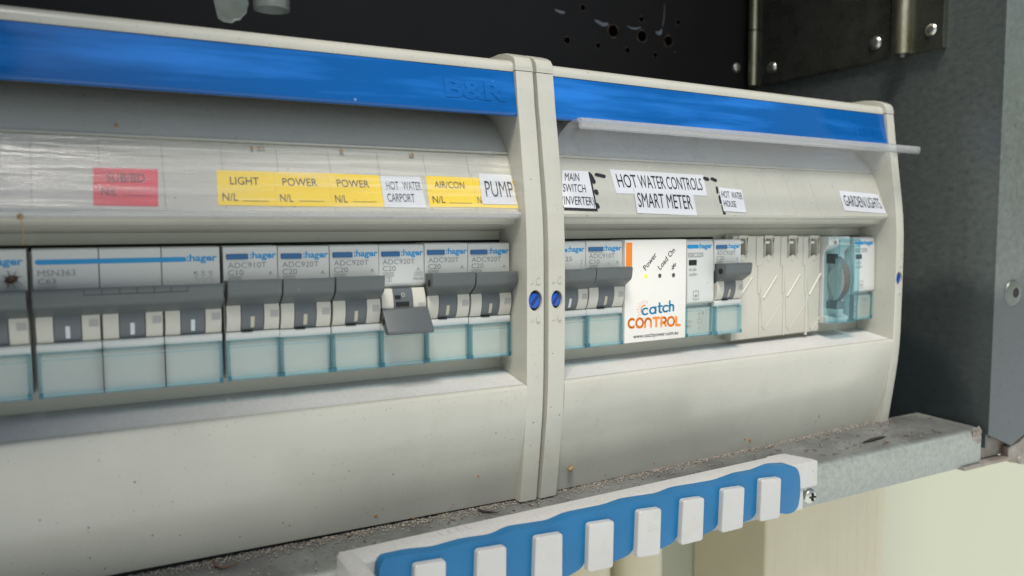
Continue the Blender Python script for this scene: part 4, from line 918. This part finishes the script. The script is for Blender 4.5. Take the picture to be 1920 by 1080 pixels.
# left and right arms of the frame, running forward from the rear bar
xr0 = xRr.x
bm = nb(); yf = aX(L, 1534, 879, xr0+1.0).y; zr = xRr.z
xo = aY(L, 1534, 879, YB+.5).x; zn = aY(L, 1520, 914, YB+.5).z; zbt = aY(L, 1494, 958, YB+1.5).z; xn = aY(L, 1506, 940, YB+1.5).x; xi = aY(L, 1480, 930, YB+1.5).x
tb = bmesh.new(); pl_ = [(xr0-9, YR), (xr0+.5, YR), (xr0+2, YR-1), (xo, YB+3.5), (xo, YB+.5), (xi, YB+.5)]
lo_ = [tb.verts.new((x, y, zn)) for x, y in pl_]; hi_ = [tb.verts.new((x, y, zr+.2)) for x, y in pl_]
tb.faces.new(lo_); tb.faces.new(list(reversed(hi_)))
for i in range(6): tb.faces.new([lo_[i], lo_[(i+1) % 6], hi_[(i+1) % 6], hi_[i]])
bmesh.ops.recalc_face_normals(tb, faces=tb.faces); bev(tb, list(tb.edges), 1.2, 3); merge(bm, tb)
box(bm, xi, xn, YB+1.5, YR-3, zbt, zn+.5, .5, 2)
mk('frame_end', bm, M['combwhite'], t, smooth=True)
bm = nb(); box(bm, xL.x-1.0, xL.x+5.5, YB-14, YR, xL.z-40, xL.z+.2, 2.2, 3); mk('frame_end', bm, M['combwhite'], t, smooth=True)
p = aY(L, 1518, 930, YB+3); bm = nb(); disc(bm, (p.x, YB+9, p.z), (0, -1, 0), 1.6, 1.6, 5.5, 0, 20); disc(bm, (p.x, YB+3.4, p.z), (0, -1, 0), 3.4, 3.2, .7, 1.3, 28)
sc = mk('end_screw', bm, M['rivet'], t, smooth=True)
bm = nb(); box(bm, p.x-1.7, p.x+1.7, YB+.9, YB+2, p.z-.3, p.z+.3); box(bm, p.x-.3, p.x+.3, YB+.88, YB+2, p.z-1.7, p.z+1.7); sub('screw_cross', bm, M['dark'], sc, t)
bm = nb()
for k in range(4):
    q = aY(L, 800+k*17, 1000-k*3.8, YR); q = Vector((aZ(L, 800+k*17, 1000-k*3.8, q.z).x, 0, 0))
    x = xL.x + (aY(L, 800+k*17, 1000, YR).x-xL.x); s = (x-xL.x)/(xRr.x-xL.x); z = xL.z+(xRr.z-xL.z)*s
    box(bm, x+3, x+3+(.7 if k == 0 else 3.0), YR-5.5, YR-2.2, z-.1, z+.45, .15)
mk('moulded_mark', bm, M['combwhite'], t)
tabs = [((776, 1059), (835.5, 1049), (835, 1165), (773, 1178)), ((893.6, 1032), (948.7, 1023), (948, 1128), (890, 1140)), ((1003, 1007), (1053.7, 998.6), (1053, 1095), (1000, 1105)), ((1103, 982.5), (1150, 975), (1148, 1063), (1100.6, 1072.5)),
        ((1196, 958), (1238.6, 952), (1236, 1039), (1192.5, 1045.5)), ((1279.5, 937.5), (1319, 932), (1316, 1012), (1275, 1022)), ((1355, 918), (1394.6, 912), (1391, 989), (1351, 999)), ((1426, 899), (1463, 895), (1460, 970), (1423, 978))]
YT = -47.6
bt_ = [(703, 1052), (712, 1039), (757, 1029), (810, 1024), (862, 1009), (919, 1001), (949, 986), (1024, 975), (1057, 960), (1132, 945), (1162, 934), (1230, 924), (1256, 913), (1312, 904), (1339, 899), (1374, 886), (1406, 880.5), (1436, 868.5), (1468, 867), (1480, 873), (1485, 890), (1485, 921), (1481, 944), (1473, 954), (1461, 958)]
low = []
for i in range(len(tabs)-1, -1, -1):
    tl, tr, br, blo = tabs[i]
    if i < len(tabs)-1: pass
    low += [(br[0], br[1]-8 if i == len(tabs)-1 else br[1]-8)]
    low += [(blo[0]+2, blo[1]-10)]
    # right side of the scallop left of this tab rounds up to it
    low += [(blo[0]-1, blo[1]-30), (blo[0]-4, blo[1]-18)]
    if i > 0:
        lbr = tabs[i-1][2]; low += [(blo[0]-12, blo[1]-5)]
low += [(703, 1190)]
o2 = [aY(L, *q, YB+4.5) for q in bt_] + [aY(L, *q, YB) for q in low]
bm = nb(); slab(bm, round_poly([(q.x, q.z) for q in o2], 2.2, 3), YB, YB+4.5, 1.5, 3); mk('blue_comb', bm, M['combblue'], t, smooth=True)
for tl, tr, br, blo in tabs:
    q = [aY(L, *c, (YT+YB)/2-.4) for c in (tl, tr, br, blo)]
    bm = nb(); slab(bm, round_poly([(p.x, p.z) for p in q], 1.3), YT, YB+.3, .9, 3); mk('comb_tab', bm, M['combwhite'], t, smooth=True)

# ------------------------------------------------------------------ loose things
# grit along the foot of the boards
bm = nb()
def pebble(x, y, z, r):
    t = bmesh.new(); bmesh.ops.create_icosphere(t, subdivisions=1, radius=r)
    for v in t.verts: v.co = Vector((v.co.x*random.uniform(.7, 1.3), v.co.y*random.uniform(.7, 1.3), v.co.z*random.uniform(.5, 1.0)))
    for v in t.verts: v.co += Vector((x, y, z))
    off = len(bm.verts); m = {}
    for v in t.verts: m[v] = bm.verts.new(v.co)
    for f in t.faces: bm.faces.new([m[v] for v in f.verts])
    t.free()
rail_top = lambda x, y: ledge_z(x) + (.65 if y > -23 else .65*max(0, (y+27)/4)-.4*max(0, (-25.5-y)/2))
for k in range(6500):
    x = random.uniform(0, 400); yb = -2.6 if x < 168 else -2.6+(x-169)*math.tan(PHI)
    y = yb + 2 - abs(random.gauss(0, 1))*3.4 - random.random()*1.5
    if random.random() < .16: y = random.uniform(-27, yb)
    if y < LY+2: continue
    pebble(x, y, rail_top(x, y)+.1, random.choice((.1, .14, .18, .22, .26, .32, .4)))
g = mk('grit', bm, M['grit2'], None, smooth=False); g['kind'] = 'stuff'; g['label'] = 'sandy grit scattered along the galvanised ledge'; g['category'] = 'grit'
bm = nb()
for k in range(80):
    x = random.uniform(90, 425) if k < 50 else random.uniform(290, 400); y = random.uniform(-25, 6 if x > 250 else -5); an = random.uniform(0, 6.28); ln = random.uniform(.8, 3.6)
    z = rail_top(x, y)+.2; c = Vector((x, y, z)); d = Vector((math.cos(an), math.sin(an), .08))*ln
    tube(bm, [c-d*.5, c+Vector((-d.y, d.x, 0))*.12, c+d*.5], [.1, .22, .08], 5)
g = mk('litter', bm, M['twig'], None); g['kind'] = 'stuff'; g['label'] = 'brown leaf and needle litter lying on the ledge'; g['category'] = 'litter'
def twig(pts, r, lab, mat='twig'):
    w = []
    for px, py, dz in pts:
        q = aZ(L, px, py, -102.3); w.append(Vector((q.x, q.y, ledge_z(q.x)+.85+dz)))
    base = w[0].copy(); t_ = nb(); tube(t_, w, r, 7); o = mk('twig', t_, M[mat], None, off=base, smooth=True); o.location = base*S
    o['label'] = lab; o['category'] = 'twig'; o['group'] = 'twigs on the ledge'
twig([(397, 1049, .5), (404, 1057, .2), (415, 1062, .2), (432, 1060, .4), (447, 1056, .8)], [.25, .45, .4, .3, .15], 'curled reddish twig on the ledge left of the comb bar')
twig([(897, 957, .3), (905, 960, .2), (918, 961, .2), (934, 964, .5)], [.4, .5, .4, .15], 'dark bent twig under the foot of the nearer board', 'bark_and_slot')
twig([(1618, 836, .1), (1632, 832, .1), (1648, 828, .1), (1660, 825.5, .1)], [.3, .8, .8, .3], 'straight dark slot in the bare right end of the ledge, shaped as a thin strip', 'bark_and_slot')  # slot cut in the ledge, made as a dark strip lying on it
# beetle on the first breaker, husk on the lower panel, thread
def legged(name, label, fr, c, s, mat, legs, cat):
    t = thing(name, label, cat, fr, tuple(c)); bm = nb()
    tube(bm, [c+Vector((-1.6, -.4, -.6))*s, c+Vector((-1.0, -.9, -.4))*s, c+Vector((0, -1.0, 0))*s, c+Vector((1.0, -.9, .4))*s, c+Vector((1.7, -.6, .6))*s], [.3*s, .95*s, 1.15*s, .8*s, .3*s], 12)
    mk('body', bm, M[mat], t, smooth=True); 
    for k in range(legs):
        an = 2*math.pi*k/legs+.3; d = Vector((math.cos(an), 0, math.sin(an))); bm = nb()
        tube(bm, [c+Vector((0, -.8*s, 0)), c+d*1.7*s+Vector((0, -1.5*s, 0)), c+d*3.0*s+Vector((0, -.1, 0))], [.16*s, .11*s, .05*s], 6); mk('leg', bm, M[mat], t, smooth=True)
legged('dead_beetle', 'small brown beetle clinging to the breaker at the left edge', L, aY(L, 22, 524, -.1), .95, 'bug', 8, 'insect')
pp = aY(R, 1068, 878, -6.0)
legged('insect_husk', 'pale dried insect husk stuck on the farther lower panel', R, pp, .85, 'tan', 5, 'insect')
p = aY(L, 38, 406, -8.8); q = aY(L, 42, 458, -4)
t = thing('web_thread', 'brown cobweb thread hanging from the clear cover with a speck at its end', 'cobweb', L, tuple(p))
bm = nb(); tube(bm, [p, p*.5+q*.5+Vector((.5, 0, 0)), q], .12, 6); mk('thread', bm, M['silk'], t)
bm = nb(); disc(bm, q, (0, -1, 0), .4, .4, .3, .3, 10); disc(bm, p, (0, -1, 0), .9, .7, .3, .5, 10); mk('speck', bm, M['tan'], t, smooth=True)
# rust flecks and stains stuck on the panels: surface dirt, part of each enclosure
def flecks(fr, e, pan, pts, mat):
    bm = nb()
    for px, py, r in pts:
        p = aY(fr, px, py, -8); 
        for _ in range(3):
            yv = None
            for (z0, y0), (z1, y1) in zip(PP, PP[1:]):
                if z1 <= p.z <= z0: yv = y0+(y1-y0)*(z0-p.z)/(z0-z1)
            if yv is None: yv = -12.6
            p = aY(fr, px, py, yv-.1)
        disc(bm, (p.x, p.y+.2, p.z), (.1, -1, -.12), r*random.uniform(.8, 1.2), r*.7, .25, .15, 9, random.uniform(.7, 1.2))
    sub('rust_fleck', bm, M[mat], pan, e, smooth=True)
flecks(L, encL, panL, [(705, 967, .75), (717, 953, .3), (897, 892, .55), (850, 945, .25), (776, 972, .3), (531, 980, .35), (253, 904, .4), (930, 849, .2), (770, 970, .25), (810, 963, .2), (845, 951, .2), (286, 1004, .3), (338, 1004, .3)], 'fleck')
flecks(R, encR, panR, [(1407, 825, .8), (1397, 823, .45), (1400, 843, .5), (1136, 889, .4), (1227, 868, .3), (1536, 780, .7), (1529, 790, .35)], 'fleck')
for px, py, w_ in ((482, 277, 26), (770, 291, 18), (640, 283, 6), (220, 232, 6)):
    bm = nb()
    for k in range(9):
        q = aY(L, px+random.uniform(-w_/2, w_/2), py+random.uniform(-2.5, 2.5), 1.6)
        disc(bm, (q.x, (1.0 if py > 240 else 4.6), q.z), (0, -1, .4), random.uniform(.2, .55), .2, .12, .1, 8)
    sub('tan_stain', bm, M['tan'], stripL, encL)
# broken clear clips hanging above the nearer board
for lab, outl in (('flat clear plastic tongue hanging above the nearer board', [(395, -40), (404, 6), (410, 32), (420, 39), (437, 41.5), (440, 37), (450, 36), (452, 32), (462, 22), (465, 8), (455, -40)]), ):
    yy = 20.; q = [aY(L, x, y, yy) for x, y in outl]
    t = thing('clear_clip', lab, 'plastic clip', L, (q[0].x, yy, q[0].z)); bm = nb(); slab(bm, [(p.x, p.z) for p in q], yy, yy+2.2, .5, 2); mk('clip_plate', bm, M['clipclear'], t, smooth=True)
    bm = nb(); tube(bm, [(p.x, yy+.2, p.z) for p in q], .45, 8); mk('clip_rim', bm, M['clipclear'], t, smooth=True)
a = aY(L, 481, 5, 20); c = aY(L, 551, 5, 20); r = (c.x-a.x)/2; zc = a.z
t = thing('clear_tube', 'round clear plastic tube end above the nearer board', 'plastic clip', L, ((a.x+c.x)/2, 28, zc)); bm = nb()
for k in range(28):
    a0, a1 = 2*math.pi*k/28, 2*math.pi*(k+1)/28; cx, cy = (a.x+c.x)/2, 20+r
    pr = []
    for an in (a0, a1):
        for rr in (r, r-1.0):
            for zz in (zc-.2, zc+60): pr.append(bm.verts.new((cx+rr*math.cos(an), cy+rr*math.sin(an), zz)))
    for f in ((0, 1, 5, 4), (2, 6, 7, 3), (0, 4, 6, 2), (1, 3, 7, 5)): bm.faces.new([pr[i] for i in f])
bmesh.ops.remove_doubles(bm, verts=bm.verts, dist=.001); mk('tube_wall', bm, M['clipclear'], t, smooth=True)

for o in bpy.data.objects:
    if '_b' in o: del o['_b']
